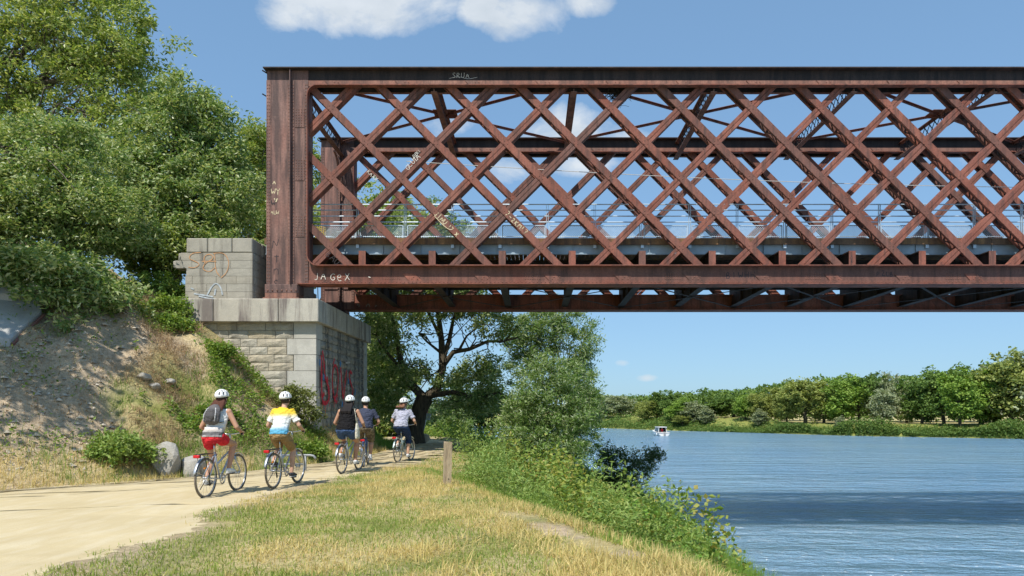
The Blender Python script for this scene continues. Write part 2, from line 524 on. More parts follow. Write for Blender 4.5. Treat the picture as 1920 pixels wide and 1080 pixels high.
# ground sheet: colour attribute says what covers it (r bare earth, g green, b dry straw)
m, t, b, o = principled('ground_cover', 0.97, 0.08)
at = t.add('ShaderNodeAttribute', attribute_name='cover')
sp = t.add('ShaderNodeSeparateColor'); t.l.new(at.outputs['Color'], sp.inputs[0])
p = wpos(t)
n1 = t.noise(p, 1.6, 8, 0.65); n2 = t.noise(p, 11, 6, 0.7); n3 = t.noise(p, 45, 4, 0.7)
earth = t.mix(t.ramp(n1, [(0.3, 0.0), (0.7, 1.0)]), (0.52, 0.39, 0.25), (0.70, 0.555, 0.38))
earth = t.mix(t.ramp(n2, [(0.4, 0.55), (0.6, 0.0)]), earth, (0.25, 0.19, 0.125))
earth = t.mix(t.ramp(n3, [(0.55, 0.0), (0.68, 0.65)]), earth, (0.72, 0.67, 0.57))
green = t.mix(t.ramp(n2, [(0.35, 0.0), (0.65, 1.0)]), (0.17, 0.2, 0.05), (0.3, 0.31, 0.095))
strw = t.mix(t.ramp(n2, [(0.35, 0.0), (0.65, 1.0)]), (0.5, 0.39, 0.19), (0.68, 0.56, 0.3))
c = t.mix(sp.outputs[1], earth, green)
c = t.mix(sp.outputs[2], c, strw)
c = t.mix(t.ramp(n3, [(0.3, 0.3), (0.5, 0.0)]), c, (0.09, 0.07, 0.04))
t.put(b.inputs['Base Color'], c)
t.put(b.inputs['Normal'], t.bump(t.math('ADD', n2, t.math('MULTIPLY', n3, 0.5)), 0.9, 0.06))
ground_mat = m

m, t, b, o = principled('sandy_path', 0.95, 0.1)
p = wpos(t)
n1 = t.noise(p, 0.8, 6, 0.6); n2 = t.noise(t.mapping(p, (3.4, 0.7, 1), (0, 0, 0), (0, 0, 0.15)), 1.5, 6, 0.6); n3 = t.noise(p, 70, 3, 0.7)
c = t.mix(t.ramp(n1, [(0.3, 0.0), (0.7, 1.0)]), (0.49, 0.40, 0.235), (0.575, 0.475, 0.29))
c = t.mix(t.ramp(n2, [(0.45, 0.0), (0.7, 0.6)]), c, (0.61, 0.535, 0.38))
c = t.mix(t.ramp(n3, [(0.3, 0.35), (0.45, 0.0)]), c, (0.36, 0.28, 0.17))
c = t.mix(t.ramp(t.noise(t.mapping(p, (1.0, 0.35, 1), (4, 1, 0)), 0.9, 5, 0.6, 0.5), [(0.54, 0.0), (0.72, 0.3)]), c, (0.43, 0.335, 0.19))
t.put(b.inputs['Base Color'], c)
t.put(b.inputs['Normal'], t.bump(t.math('ADD', n3, t.math('MULTIPLY', n2, 2.0)), 0.4, 0.015))
path_mat = m

m, t, b, o = principled('river_water', 0.14, 0.5)
b.inputs['IOR'].default_value = 1.6
p = wpos(t)
n1 = t.noise(p, 0.035, 4, 0.5)
b.inputs['Subsurface Weight'].default_value = 0.85
b.inputs['Subsurface Radius'].default_value = (0.6, 0.9, 1.0)
b.inputs['Subsurface Scale'].default_value = 4.5
b.subsurface_method = 'BURLEY'
t.put(b.inputs['Base Color'], t.ramp(n1, [(0.35, (0.165, 0.305, 0.45)), (0.65, (0.205, 0.335, 0.43))]))
wv = t.mapping(p, (0.6, 1.0, 1), (0, 0, 0), (0, 0, 0.12))
h0 = t.math('MULTIPLY', t.noise(t.mapping(p, (0.12, 0.55, 1), (0, 0, 0), (0, 0, 0.1)), 1.0, 3, 0.5, 0.6), 1.6)
h = t.math('ADD', t.math('ADD', h0, t.noise(wv, 1.1, 5, 0.6, 0.4)), t.math('MULTIPLY', t.noise(wv, 3.6, 3, 0.6, 0.3), 0.42))
amp = t.ramp(t.noise(t.mapping(p, (0.3, 1.0, 1)), 0.12, 3), [(0.35, 0.65), (0.65, 1.0)])
t.put(b.inputs['Normal'], t.bump(t.math('MULTIPLY', h, amp), 1.0, 0.95))
water_mat = m


# ------------------------------------------------------------------ land and water
WATER_Z = -3.0
EMB = [(-400, 2), (-30, 4), (-14, 9.6), (-9.9, 12.5), (-7.75, 15.5), (-6.3, 18.6), (-5.75, 21.3), (-5.7, 24), (-5.9, 28.6), (-7.5, 33), (-12, 38), (-30, 42), (-400, 44)]
RIV = [(8.5, -400), (6.4, 0), (5.6, 10), (5.4, 22), (5.2, 32), (3.6, 40), (-1.5, 52), (-8.5, 68), (-16.5, 90), (-34, 130), (-90, 180), (-400, 270),
       (-400, 380), (-60, 245), (5, 200), (19, 177), (30, 158), (46, 139), (57, 124), (78, 110), (120, 88), (220, 30), (420, -400)]
PATH_L = [(-30, 1), (-16, 7), (-10.6, 11.2), (-9.3, 12.9), (-8.0, 14.2), (-7.1, 15.9), (-6.2, 18.0), (-5.55, 20.5), (-5.3, 23), (-5.2, 28), (-6.4, 33), (-9.5, 39), (-16, 47), (-30, 60)]
PATH_R = [(-27, 63), (-13, 49.5), (-7.0, 40), (-4.1, 33), (-3.1, 27), (-3.2, 22.5), (-3.55, 19.5), (-4.35, 16.0), (-4.75, 13.5), (-4.75, 11.0), (-4.5, 9.0), (-4.4, 7.2), (-4.55, 5.5), (-6, 1)]
PATH = PATH_L + PATH_R


def height(x, y):
    x = np.asarray(x, dtype=float); y = np.asarray(y, dtype=float)
    d = poly_sd(x, y, EMB)
    k = 0.65 + 0.25 * sstep(-14.5, -10.0, x) * sstep(14, 19, y)
    e = np.maximum(d, 0) * k
    e = np.where(e < 6.4, e, 6.4 + 1.5 * (1 - np.exp(-(e - 6.4) / 1.5)))
    gul = np.abs(fbm((x * .8 + y * .6) * .75, (x * .6 - y * .8) * .22, 7) - .5)
    rough = (fbm(x * 0.5, y * 0.5, 3) - 0.5) * 0.7 + (fbm(x * 1.7, y * 1.7, 5) - 0.5) * 0.34 + (np.minimum(gul, .16) - .12) * 1.6
    h = e + rough * sstep(0.2, 2.0, d)
    s = -poly_sd(x, y, RIV)                       # + on land
    near = sstep(60, 40, x + 0 * y)
    wb = np.where(near > 0.5, 4.4 + 4.0 * sstep(5, 19, y), 6.0)
    top = np.where(near > 0.5, 0.0, -0.9 + 0 * x)
    t = np.clip(s / wb, -1, 1)
    drop = np.where(t > 0, (1 - t) ** 1.25, 1.0)
    bank = (top - WATER_Z) * -drop + top
    bank = np.where(s < 0, WATER_Z + np.maximum(s * 0.7, -1.6), bank)
    r2 = (fbm(x * 0.8 + 40, y * 0.8, 9) - 0.5) * 0.22
    pd = poly_sd(x, y, PATH)
    gr = (fbm(x * 0.6, y * 0.6, 21) - 0.5) * 0.14 + (fbm(x * 2.2, y * 2.2, 23) - 0.5) * 0.05
    flat = gr * sstep(0.0, -1.2, pd) * sstep(0.5, 1.5, s)
    return np.where(d > 0, h, 0) + bank + r2 * sstep(0.95, 0.6, t) * (s > 0) + np.where(d > 0, 0, flat)


def h1(x, y):
    return float(height(np.array([x]), np.array([y]))[0])


def hit(px, py, y0=5.0, y1=60.0, step=.03):
    """point of the land in this line of sight of the photograph"""
    Yd = np.arange(y0, y1, step); Xd = (px - 1000) * Yd / 1300; Zd = 1.5 + (770 - py) * Yd / 1300
    k = np.nonzero(height(Xd, Yd) > Zd)[0]
    i = k[0] if len(k) else len(Yd) - 1
    return (float(Xd[i]), float(Yd[i]), h1(float(Xd[i]), float(Yd[i])))


def bare(x, y):
    """0..1: bare earth of the left part of the bank and its climbing track"""
    lx = -8.7 + (y - 15) * (-0.58)
    return sstep(0.5, -0.9, x - lx + (fbm(x * 0.9, y * 0.9, 31) - 0.5) * 2.6)


def axis(lo, hi, step, far_lo, far_hi, g=1.22):
    a = list(np.arange(lo, hi + 1e-6, step))
    s = step; v_ = lo; left = []
    while v_ > far_lo:
        s *= g; v_ -= s; left.append(v_)
    s = step; v_ = hi; right = []
    while v_ < far_hi:
        s *= g; v_ += s; right.append(v_)
    return np.array(left[::-1] + a + right)


def axis_mid(lo, hi, step, mid, mstep, far_lo, far_hi):
    a = axis(lo, hi, step, far_lo, lo - 0.01, 1.25)
    b_ = np.arange(a[-1] + mstep, mid, mstep)
    s = mstep; v_ = b_[-1]; r_ = []
    while v_ < far_hi:
        s *= 1.25; v_ += s; r_.append(v_)
    return np.concatenate([a, b_, np.array(r_)])


gx = axis_mid(-23, 8, 0.2, 130, 2.0, -2500, 3000)
gy = axis_mid(3.0, 40, 0.2, 260, 2.0, -600, 4500)
GX, GY = np.meshgrid(gx, gy)
GZ = height(GX.ravel(), GY.ravel()).reshape(GX.shape)
nx, ny = len(gx), len(gy)
idx = np.arange(nx * ny).reshape(ny, nx)
gf = np.stack([idx[:-1, :-1], idx[:-1, 1:], idx[1:, 1:], idx[1:, :-1]], -1).reshape(-1, 4)
gme = np_mesh('ground', np.stack([GX.ravel(), GY.ravel(), GZ.ravel()], 1), gf, ground_mat, True)
X, Y = GX.ravel(), GY.ravel()
emb_d = poly_sd(X, Y, EMB); riv_d = -poly_sd(X, Y, RIV)
nA = fbm(X * 0.55, Y * 0.55, 41); nB = fbm(X * 1.6, Y * 1.6, 43)
g_ = np.zeros_like(X); s_ = np.zeros_like(X)
br = bare(X, Y)
on_emb = emb_d > 0
g_ = np.where(on_emb, (1 - br) * sstep(0.46, 0.56, nA * 0.6 + nB * 0.4), g_)
s_ = np.where(on_emb, (1 - br) * 0.7 * sstep(0.4, 0.6, nB), s_)
fringe = np.where(on_emb, sstep(1.4, 0.3, emb_d), 0)
s_ = np.maximum(s_, fringe * 0.75)
flatg = ~on_emb
g_ = np.where(flatg, 0.55 + 0.45 * sstep(0.4, 0.55, nA), g_)
s_ = np.where(flatg, 0.85 * sstep(0.40, 0.58, nA * 0.5 + nB * 0.5), s_)
pdv = poly_sd(X, Y, PATH)
sandy = sstep(-.85, -.15, pdv + (fbm(X * 1.7, Y * 1.7, 47) - .5) * 1.0)
g_ *= 1 - .85 * sandy; s_ = s_ * (1 - .8 * sandy)
TRACK = [hit(a_, b_)[:2] for a_, b_ in ((965, 968), (1000, 980), (1040, 994), (1085, 1010), (1130, 1026), (1175, 1040))]


def track_d(x, y):
    """distance from the bare dirt track that runs down the bank"""
    best = np.full(np.shape(x), 1e9)
    for (x0, y0), (x1, y1) in zip(TRACK[:-1], TRACK[1:]):
        dx, dy = x1 - x0, y1 - y0
        t_ = np.clip(((x - x0) * dx + (y - y0) * dy) / (dx * dx + dy * dy + 1e-9), 0, 1)
        best = np.minimum(best, np.hypot(x - x0 - t_ * dx, y - y0 - t_ * dy))
    return best + (fbm(np.asarray(x) * 2.5, np.asarray(y) * 2.5, 49) - .5) * .35


tk = sstep(.30, .12, track_d(X, Y)) * sstep(.44, .56, fbm(X * .9 + 7, Y * .9, 51))
g_ *= 1 - tk; s_ *= 1 - tk
far_meadow = flatg & (Y > 60)
g_ = np.where(far_meadow, 1.0, g_); s_ = np.where(far_meadow, sstep(7, 13, riv_d) * 0.7, s_)
mud = sstep(0.35, -0.2, riv_d) * (Y < 60)
g_ *= 1 - mud; s_ *= 1 - mud
ca = gme.color_attributes.new('cover', 'FLOAT_COLOR', 'POINT')
ca.data.foreach_set('color', np.stack([1 - g_, g_, s_, np.ones_like(g_)], 1).astype(np.float32).ravel())
ground = tag(link('ground', gme), kind='structure')

# sandy path: strips between its two edges, laid on the ground, with a ragged outline
pl = PATH_L; pr = PATH_R[::-1]


def resample(pts, n):
    pts = np.array(pts); seg = np.r_[0, np.cumsum(np.hypot(*np.diff(pts, axis=0).T))]
    tt = np.linspace(0, seg[-1], n)
    return np.stack([np.interp(tt, seg, pts[:, 0]), np.interp(tt, seg, pts[:, 1])], 1)


NP_, MP_ = 900, 26
Lp = resample(pl, NP_); Rp = resample(pr, NP_)
jl = (fbm(Lp[:, 0] * 2.5, Lp[:, 1] * 2.5, 61) - 0.5) * 0.55; jr = (fbm(Rp[:, 0] * 2.2, Rp[:, 1] * 2.2, 63) - 0.5) * 0.75
jl = jl + (fbm(Lp[:, 0] * 9, Lp[:, 1] * 9, 67) - .5) * .35 - .15; jr = jr + (fbm(Rp[:, 0] * 9, Rp[:, 1] * 9, 69) - .5) * .5 + .22
Lp[:, 0] += jl; Rp[:, 0] += jr
tt = np.linspace(0, 1, MP_)[None, :, None]
PP = Lp[:, None, :] * (1 - tt) + Rp[:, None, :] * tt
pz = height(PP[..., 0].ravel(), PP[..., 1].ravel()) + 0.012
prof = 0.016 * (fbm(PP[..., 0].ravel() * 3, PP[..., 1].ravel() * 0.8, 65) - 0.4)
edge = np.tile(np.minimum(np.linspace(0, 1, MP_), np.linspace(1, 0, MP_)) * 12, NP_).clip(0, 1)
ea = np.tile(np.linspace(0, 1, MP_), NP_) + .06 * np.repeat(fbm(np.arange(NP_) * .02, np.zeros(NP_), 73) - .5, MP_)
prof = prof * 1.6 - .03 * np.exp(-((ea - .36) / .05) ** 2) - .03 * np.exp(-((ea - .66) / .05) ** 2) + .03
pz = pz + prof * edge - 0.02 * (1 - edge)
pi_ = np.arange(NP_ * MP_).reshape(NP_, MP_)
pf = np.stack([pi_[:-1, :-1], pi_[:-1, 1:], pi_[1:, 1:], pi_[1:, :-1]], -1).reshape(-1, 4)
pth = np_mesh('path', np.c_[PP.reshape(-1, 2), pz], pf[:, ::-1], path_mat, True)
tag(link('path', pth), kind='structure')

# the river
wx = axis(-60, 130, 5, -900, 900, 1.4); wy = axis(-20, 240, 5, -500, 600, 1.4)
WX, WY = np.meshgrid(wx, wy); wi = np.arange(WX.size).reshape(WX.shape)
wf = np.stack([wi[:-1, :-1], wi[:-1, 1:], wi[1:, 1:], wi[1:, :-1]], -1).reshape(-1, 4)
wd = -poly_sd(WX.ravel(), WY.ravel(), RIV)
keep = (wd[wf] < 22).any(1)
tag(link('river', np_mesh('river', np.stack([WX.ravel(), WY.ravel(), np.full(WX.size, WATER_Z)], 1), wf[keep], water_mat)), kind='structure')

# low distant rise behind the far meadow
mb = MB()
hp = []
for i in range(90):
    a = -1.05 + 2.1 * i / 89
    rr = 1900
    hp.append((rr * math.sin(a), rr * math.cos(a), 8 + 26 * float(fbm(np.array([i * 0.13]), np.array([2.0]), 71)[0])))
for i in range(89):
    a, b2 = hp[i], hp[i + 1]
    mb.add([(a[0], a[1], -6), (b2[0], b2[1], -6), b2, a, (a[0] * 1.25, a[1] * 1.25, -6), (b2[0] * 1.25, b2[1] * 1.25, -6)], [(0, 1, 2, 3), (3, 2, 5, 4)])
tag(mb.build('hills', M_plain('distant_wooded_hill', (0.10, 0.14, 0.07), 0.95, 0.05, 0, 0.3, 0.02)), kind='structure')


# ------------------------------------------------------------------ the lattice bridge
S = 1300 / 22.0
XL, XP, XR = -8.51, -7.19, 25.2
ZT, ZL, ZB, ZBB = 12.40, 11.857, 6.10, 5.53
PITCH = 2.243
Y0 = 22.0
DFAR = 5.67
bridge = thing('lattice_bridge', 'rusty red riveted lattice truss bridge spanning the river on a stone abutment', 'bridge', (0, Y0, 0))
near_parts = []


def bpart(mb, name, mat, near=True, smooth=False, bevel=0.0):
    o = mb.build(name, mat, bridge, smooth, bevel=bevel)
    if near: near_parts.append(o)
    return o


# top chord
mb = MB(); mb.box((XL - .06, -.04, ZT - .035), (XR, .74, ZT)); bpart(mb, 'top_flange', rust_dark_shade)
mb = MB(); mb.box((XL, .17, ZL), (XR, .19, ZT - .035)).box((XL, .55, ZL), (XR, .57, ZT - .035)); bpart(mb, 'top_chord', rust_dark_shade)  # dark paint; its tone also holds the shade under the flange
mb = MB(); mb.box((XL + 1.32, .148, ZL + .004), (XR, .168, ZL + .19)).box((XL + 1.32, .572, ZL + .004), (XR, .592, ZL + .19))
mb.box((XP + .3, .575, ZL), (XR, .70, ZL + .025)); bpart(mb, 'chord_angle', rust_chord)
# bottom chord
mb = MB(); mb.box((XP - .1, .17, ZBB + .03), (XR, .19, ZB)).box((XP - .1, .55, ZBB + .03), (XR, .57, ZB)); bpart(mb, 'bottom_chord', rust)
mb = MB(); mb.box((XP - .32, .03, ZBB), (XR, .69, ZBB + .03)); bpart(mb, 'bottom_flange', rust)
mb = MB(); mb.box((XP - .1, .148, ZBB + .03), (XR, .168, ZBB + .13)).box((XP, .572, ZBB + .03), (XR, .592, ZBB + .13)).box((XP + .4, .575, ZB - .03), (XR, .70, ZB)); bpart(mb, 'chord_angle', rust)
# rounded rim round the lattice opening
rim = [(XR, ZL)]
rr = .34
for i in range(9):
    a = R(90 + 90 * i / 8); rim.append((XP + rr + rr * math.cos(a), ZL - rr + rr * math.sin(a)))
for i in range(9):
    a = R(180 + 90 * i / 8); rim.append((XP + rr + rr * math.cos(a), ZB + rr + rr * math.sin(a)))
rim.append((XR, ZB))
mb = MB(); n = len(rim); vs = []; fs = []
for i, (x, z) in enumerate(rim):
    p = Vector((rim[max(i - 1, 0)][0], rim[max(i - 1, 0)][1])); q = Vector((rim[min(i + 1, n - 1)][0], rim[min(i + 1, n - 1)][1]))
    t_ = (q - p).normalized(); nn = Vector((-t_.y, t_.x)) * .03     # into the opening
    for (yv, off) in ((-.035, 0), (.17, 0), (.17, 1), (-.035, 1)):
        vs.append((x + nn.x * off, yv, z + nn.y * off))
for i in range(n - 1):
    for k in range(4):
        fs.append((i * 4 + k, i * 4 + (k + 1) % 4, (i + 1) * 4 + (k + 1) % 4, (i + 1) * 4 + k))
fs += [(0, 1, 2, 3), tuple((n - 1) * 4 + k for k in (3, 2, 1, 0))]
mb.add(vs, fs); bpart(mb, 'opening_rim', rust)
# webs filling the rounded corners
for (cz, a0, zc) in ((ZL - rr, 90, ZL), (ZB + rr, 180, ZB)):
    poly = [(XP - .02, zc)] + [(XP + rr + rr * math.cos(R(a0 + 90 * i / 8)), cz + rr * math.sin(R(a0 + 90 * i / 8))) for i in range(9)]
    if a0 == 90: poly = poly[::-1]
    mb = MB(); mb.prism(poly, .172, .19); bpart(mb, 'corner_plate', rust_post)
# end post
xr_ = -7.73
mb = MB(); mb.box((XL, .15, ZBB), (XP, .17, ZT - .036)).box((XL, .172, ZBB), (XL + .02, .60, ZT - .036)).box((XP - .03, .172, ZBB), (XP - .01, .60, ZT - .036)).box((XL, .60, ZBB), (XP, .62, ZT - .036)); bpart(mb, 'end_post', rust_post)
mb = MB(); mb.box((xr_ - .012, .0, ZBB), (xr_ + .012, .128, ZT - .04)); bpart(mb, 'post_ridge', rust_post)
for (a, b2) in ((XL - .01, XL + .13), (xr_ - .11, xr_ + .11), (XP - .11, XP + .005)):
    mb = MB(); mb.box((a, .13, ZBB + .02), (b2, .148, ZL + .19)); bpart(mb, 'post_angle', rust_post)
for (za, zb_) in ((10.55, 11.15), (7.05, 7.7), (8.85, 9.5)):
    mb = MB(); mb.box((xr_ + .12, .136, za), (XP - .12, .149, zb_)); bpart(mb, 'splice_plate', rust_post)
mb = MB(); mb.box((XL - .04, .06, 5.24), (XP - .32, .70, ZBB - .002)); bpart(mb, 'bearing_shoe', rust_post, bevel=.015)
mb = MB(); mb.box((XL - .08, .0, 5.0), (XP - .26, .76, 5.10)).box((XL - .02, .04, 5.10), (XP - .34, .72, 5.24))
for k in range(7): mb.ellipsoid((XL + .06 + k * .15, .055, 5.33), (.03, .03, .03), 6, 4)
bpart(mb, 'bearing_plate', rust_chord)
# little hooks on the outer edge
for zz in (12.3, 11.55):
    mb = MB(); mb.bar((XL - .01, .2, zz), (XL - .13, .1, zz + .05), .05, .03, (0, 1, 0)); bpart(mb, 'edge_hook', rust_dark_shade)

# diagonals
z_lo, z_hi = ZB - .3, ZL + .3


def clipped(xa, za, xb, zb):
    """trim to x >= XP-.12"""
    lim = XP - .12
    if xb < xa: xa, za, xb, zb = xb, zb, xa, za
    if xb < lim + .2 or xa > XR - 1.0: return None
    if xa < lim: f = (lim - xa) / (xb - xa); xa, za = lim, za + (zb - za) * f
    if xb > XR - .05: f = (XR - .05 - xa) / (xb - xa); xb, zb = XR - .05, za + (zb - za) * f
    return (xa, za, xb, zb)


Hh = z_hi - z_lo
falling, rising = [], []
for k in range(-3, 16):
    xt = -7.125 + PITCH * k - .3
    c_ = clipped(xt, z_hi, xt + Hh, z_lo)
    if c_: falling.append(c_)
    xb = -7.108 + PITCH * k - .3
    c_ = clipped(xb, z_lo, xb + Hh, z_hi)
    if c_: rising.append(c_)
for (xa, za, xb, zb) in falling:
    mb = MB(); mb.bar((xa, .200, za), (xb, .200, zb), .018, .222, (0, 1, 0)).bar((xa, .53, za), (xb, .53, zb), .018, .222, (0, 1, 0))
    # turned-in angles along the edges of the two plates
    t_ = Vector((xb - xa, 0, zb - za)).normalized(); nv = Vector((-t_.z, 0, t_.x))
    for sg in (-1, 1):
        o_ = nv * (.103 * sg)
        mb.bar((xa + o_.x, .245, za + o_.z), (xb + o_.x, .245, zb + o_.z), .07, .015, (0, 1, 0))
        mb.bar((xa + o_.x, .485, za + o_.z), (xb + o_.x, .485, zb + o_.z), .07, .015, (0, 1, 0))
    o = bpart(mb, 'falling_diagonal', rust)
    L = math.hypot(xb - xa, zb - za); nl = max(2, int(L / .30)); mb = MB()
    for sg in (-1, 1):
        o_ = nv * (.092 * sg)
        for i in range(nl):
            p = Vector((xa, 0, za)) + t_ * (L * i / nl) + o_; q = Vector((xa, 0, za)) + t_ * (L * (i + 1) / nl) + o_
            ya, yb = (.215, .515) if i % 2 == 0 else (.515, .215)
            mb.bar((p.x, ya, p.z), (q.x, yb, q.z), .05, .010, t_.cross(Vector((0, 1, 0))).cross(t_))
    mb.build('lacing', rust_dark_shade, o)
for (xa, za, xb, zb) in rising:
    t_ = Vector((xb - xa, 0, zb - za)).normalized(); nv = Vector((-t_.z, 0, t_.x)); mb = MB()
    for sg in (-1, 1):
        o_ = nv * (.060 * sg)
        mb.bar((xa + o_.x, .221, za + o_.z), (xb + o_.x, .221, zb + o_.z), .016, .104, (0, 1, 0))
        mb.bar((xa + o_.x, .509, za + o_.z), (xb + o_.x, .509, zb + o_.z), .016, .104, (0, 1, 0))
        o_ = nv * (.012 * sg)
        mb.bar((xa + o_.x, .27, za + o_.z), (xb + o_.x, .27, zb + o_.z), .08, .012, (0, 1, 0))
        o_ = nv * (.108 * sg)
        mb.bar((xa + o_.x, .365, za + o_.z), (xb + o_.x, .365, zb + o_.z), .27, .010, (0, 1, 0))
    bpart(mb, 'rising_diagonal', rust)

# gusset plates on the chords, at every meeting of a falling diagonal
gm_t = MB().prism([(0, 0), (.36, 0), (.20, .17), (-.16, .17)], .130, .147).mesh('gusset_plate', rust_chord)
gm_b = MB().prism([(0, 0), (.42, 0), (.18, .22), (-.20, .22)], .130, .147).mesh('gusset_plate', rust)
for k in range(0, 14):
    x = -7.125 + PITCH * k + .62
    if x < XR - 1:
        near_parts.append(link('gusset_plate', gm_t, bridge, (x, 0, ZL + .012)))
    x = -7.125 + PITCH * k + .9
    if XP < x < XR - 1:
        near_parts.append(link('gusset_plate', gm_b, bridge, (x, .019, ZBB + .132)))

# rivets
rv = MB()


def rivet(x, y, z, r=.019, h=.014):
    vs = [(x + r * math.cos(2 * math.pi * i / 6), y, z + r * math.sin(2 * math.pi * i / 6)) for i in range(6)]
    vs += [(x + r * .5 * math.cos(2 * math.pi * i / 6), y - h, z + r * .5 * math.sin(2 * math.pi * i / 6)) for i in range(6)]
    rv.add(vs, [tuple(range(6, 12))[::-1]] + [(i, (i + 1) % 6, 6 + (i + 1) % 6, 6 + i) for i in range(6)])


x = XP + .2
while x < XR - .1:
    rivet(x, .147, ZBB + .08); rivet(x + .06, .147, ZL + .04); x += .125
for k in range(16):
    x0 = -7.125 + PITCH * k
    for i in range(7):
        for j in range(3):
            rivet(x0 + .15 + i * .075, .168, ZBB + .19 + j * .075) if k % 2 else None
    for i in range(5): rivet(x0 + .72 + i * .06, .129, ZL + .06 + (i % 2) * .06)
    for i in range(5): rivet(x0 + 1.0 + i * .06, .147, ZBB + .18 + (i % 3) * .06)
z = ZBB + .1
while z < ZL + .1:
    for x in (XL + .03, XL + .09, xr_ - .07, xr_ + .07, XP - .075, XP - .03): rivet(x, .13, z)
    z += .11
for (za, zb_) in ((10.55, 11.15), (7.05, 7.7), (8.85, 9.5)):
    z = za + .05
    while z < zb_:
        for i in range(4): rivet(xr_ + .16 + i * .085, .136, z, .017)
        z += .085
for (xa, za, xb, zb) in falling:
    for (ra, rza, rb, rzb) in rising:
        # crossing point
        x = ((xa + za) - (ra - 0) + rza) / 2 + 0
        x = (xa + za - rza + ra) / 2
        z = xa + za - x
        if ZB + .1 < z < ZL - .1 and XP < x < XR:
            for (dx, dz) in ((-.05, .05), (.05, -.05), (.06, .06), (-.06, -.06)): rivet(x + dx, .191, z + dz, .02)
    L = math.hypot(xb - xa, zb - za); i = .25
    while i < L:
        f = i / L; px_, pz_ = xa + (xb - xa) * f, za + (zb - za) * f
        if ZB < pz_ < ZL: rivet(px_ + .066, .191, pz_ + .066, .014); rivet(px_ - .066, .191, pz_ - .066, .014)
        i += .33
rv_o = bpart(rv, 'rivets', rust_rivet); rv_o['kind'] = 'stuff'

# the far truss: a copy of the near one
for o in list(near_parts):
    c = o.copy(); COL.objects.link(c); c.parent = bridge
    c.location = (o.location.x, o.location.y + DFAR, o.location.z)
    for ch in o.children:
        d_ = ch.copy(); COL.objects.link(d_); d_.parent = c

# cross girders under the deck
yA, yB = .215, DFAR + .50
mb = MB()
mb.box((-.012, yA, 5.68), (.012, yB, 6.59)).box((-.11, yA, 6.59), (.11, yB, 6.62))
for yv in (1.6, 3.0, 4.4): mb.box((-.09, yv, 5.68), (-.0121, yv + .02, 6.59)).box((.0121, yv, 5.68), (.09, yv + .02, 6.59))
cg = mb.mesh('cross_girder', rust_dark_shade)  # colour darkened to stand in for the dim light under the deck
gfl = MB().box((-.13, yA + .4, 5.655), (.13, yB - .4, 5.679)).mesh('girder_flange', rust_dark_shade)  # underside shade put into the flange colour
ge = MB().box((-.11, yA - .014, 5.7), (.11, yA - .001, 6.62)).mesh('end_plate', rust)
for k in range(14):
    o = link('cross_girder', cg, bridge, (-5.483 + PITCH * k, 0, 0)); link('end_plate', ge, o); link('girder_flange', gfl, o)
mb = MB()
for yv in (1.55, 2.85, 4.15):
    mb2 = MB(); mb2.box((XP + .2, yv - .12, 6.56), (XR - .1, yv + .12, 6.588)).box((XP + .2, yv - .012, 6.05), (XR - .1, yv + .012, 6.56)); mb2.build('stringer', rust_dark_shade, bridge)
# bottom lateral rods
for k in range(7):
    xa = -5.483 + PITCH * 2 * k; xb = xa + PITCH * 2
    for (ya, yb) in ((.6, DFAR + .15), (DFAR + .15, .6)):
        mb = MB(); mb.bar((xa, ya, 5.62 + (.02 if ya < 1 else 0)), (xb, yb, 5.62 + (.02 if ya < 1 else 0)), .09, .012, (0, 1, 0)); mb.build('lateral_tie', rust_dark_shade, bridge)  # ties coloured dark for the shade beneath the deck

# top struts with their lacing, and the crossed bracing between them
mb = MB()
mb.box((-.10, .2, ZT - .17), (.10, DFAR + .54, ZT - .145)).box((-.012, .2, ZT - .24), (.012, DFAR + .54, ZT - .17)).box((-.10, .2, ZT - .70), (.10, DFAR + .54, ZT - .675)).box((-.012, .2, ZT - .675), (.012, DFAR + .54, ZT - .59))
st_me = mb.mesh('top_strut', rust_chord)
mb = MB(); nb = 16; y0_, y1_ = .6, DFAR + .1
for i in range(nb):
    a = y0_ + (y1_ - y0_) * i / nb; b2 = y0_ + (y1_ - y0_) * (i + 1) / nb
    mb.bar((.02, a, ZT - .21), (.02, b2, ZT - .62), .04, .010, (0, 1, 0)).bar((-.02, a, ZT - .62), (-.02, b2, ZT - .21), .04, .010, (0, 1, 0))
sl_me = mb.mesh('lacing', rust_dark_shade)
SX = [-7.67 + 4.486 * k for k in range(8)]
for x in SX:
    o = link('top_strut', st_me, bridge, (x, 0, 0)); link('lacing', sl_me, o)
for k in range(len(SX)):
    if k % 2 == 1:
        for dx in (-1, 1):
            j = k + dx
            if 0 <= j < len(SX):
                for yv in (.6, DFAR + .1):
                    mb = MB(); mb.bar((SX[k], DFAR / 2 + .36, ZT - .13), (SX[j], yv, ZT - .13), .14, .012, (1, 1, 0)).bar((SX[k], DFAR / 2 + .36, ZT - .17), (SX[j], yv, ZT - .17), .012, .07, (1, 1, 0)); mb.build('top_brace', rust, bridge)
        mb = MB(); mb.box((SX[k] - .42, DFAR / 2 - .02, ZT - .125), (SX[k] + .42, DFAR / 2 + .74, ZT - .112)); mb.build('brace_gusset', rust_chord, bridge)
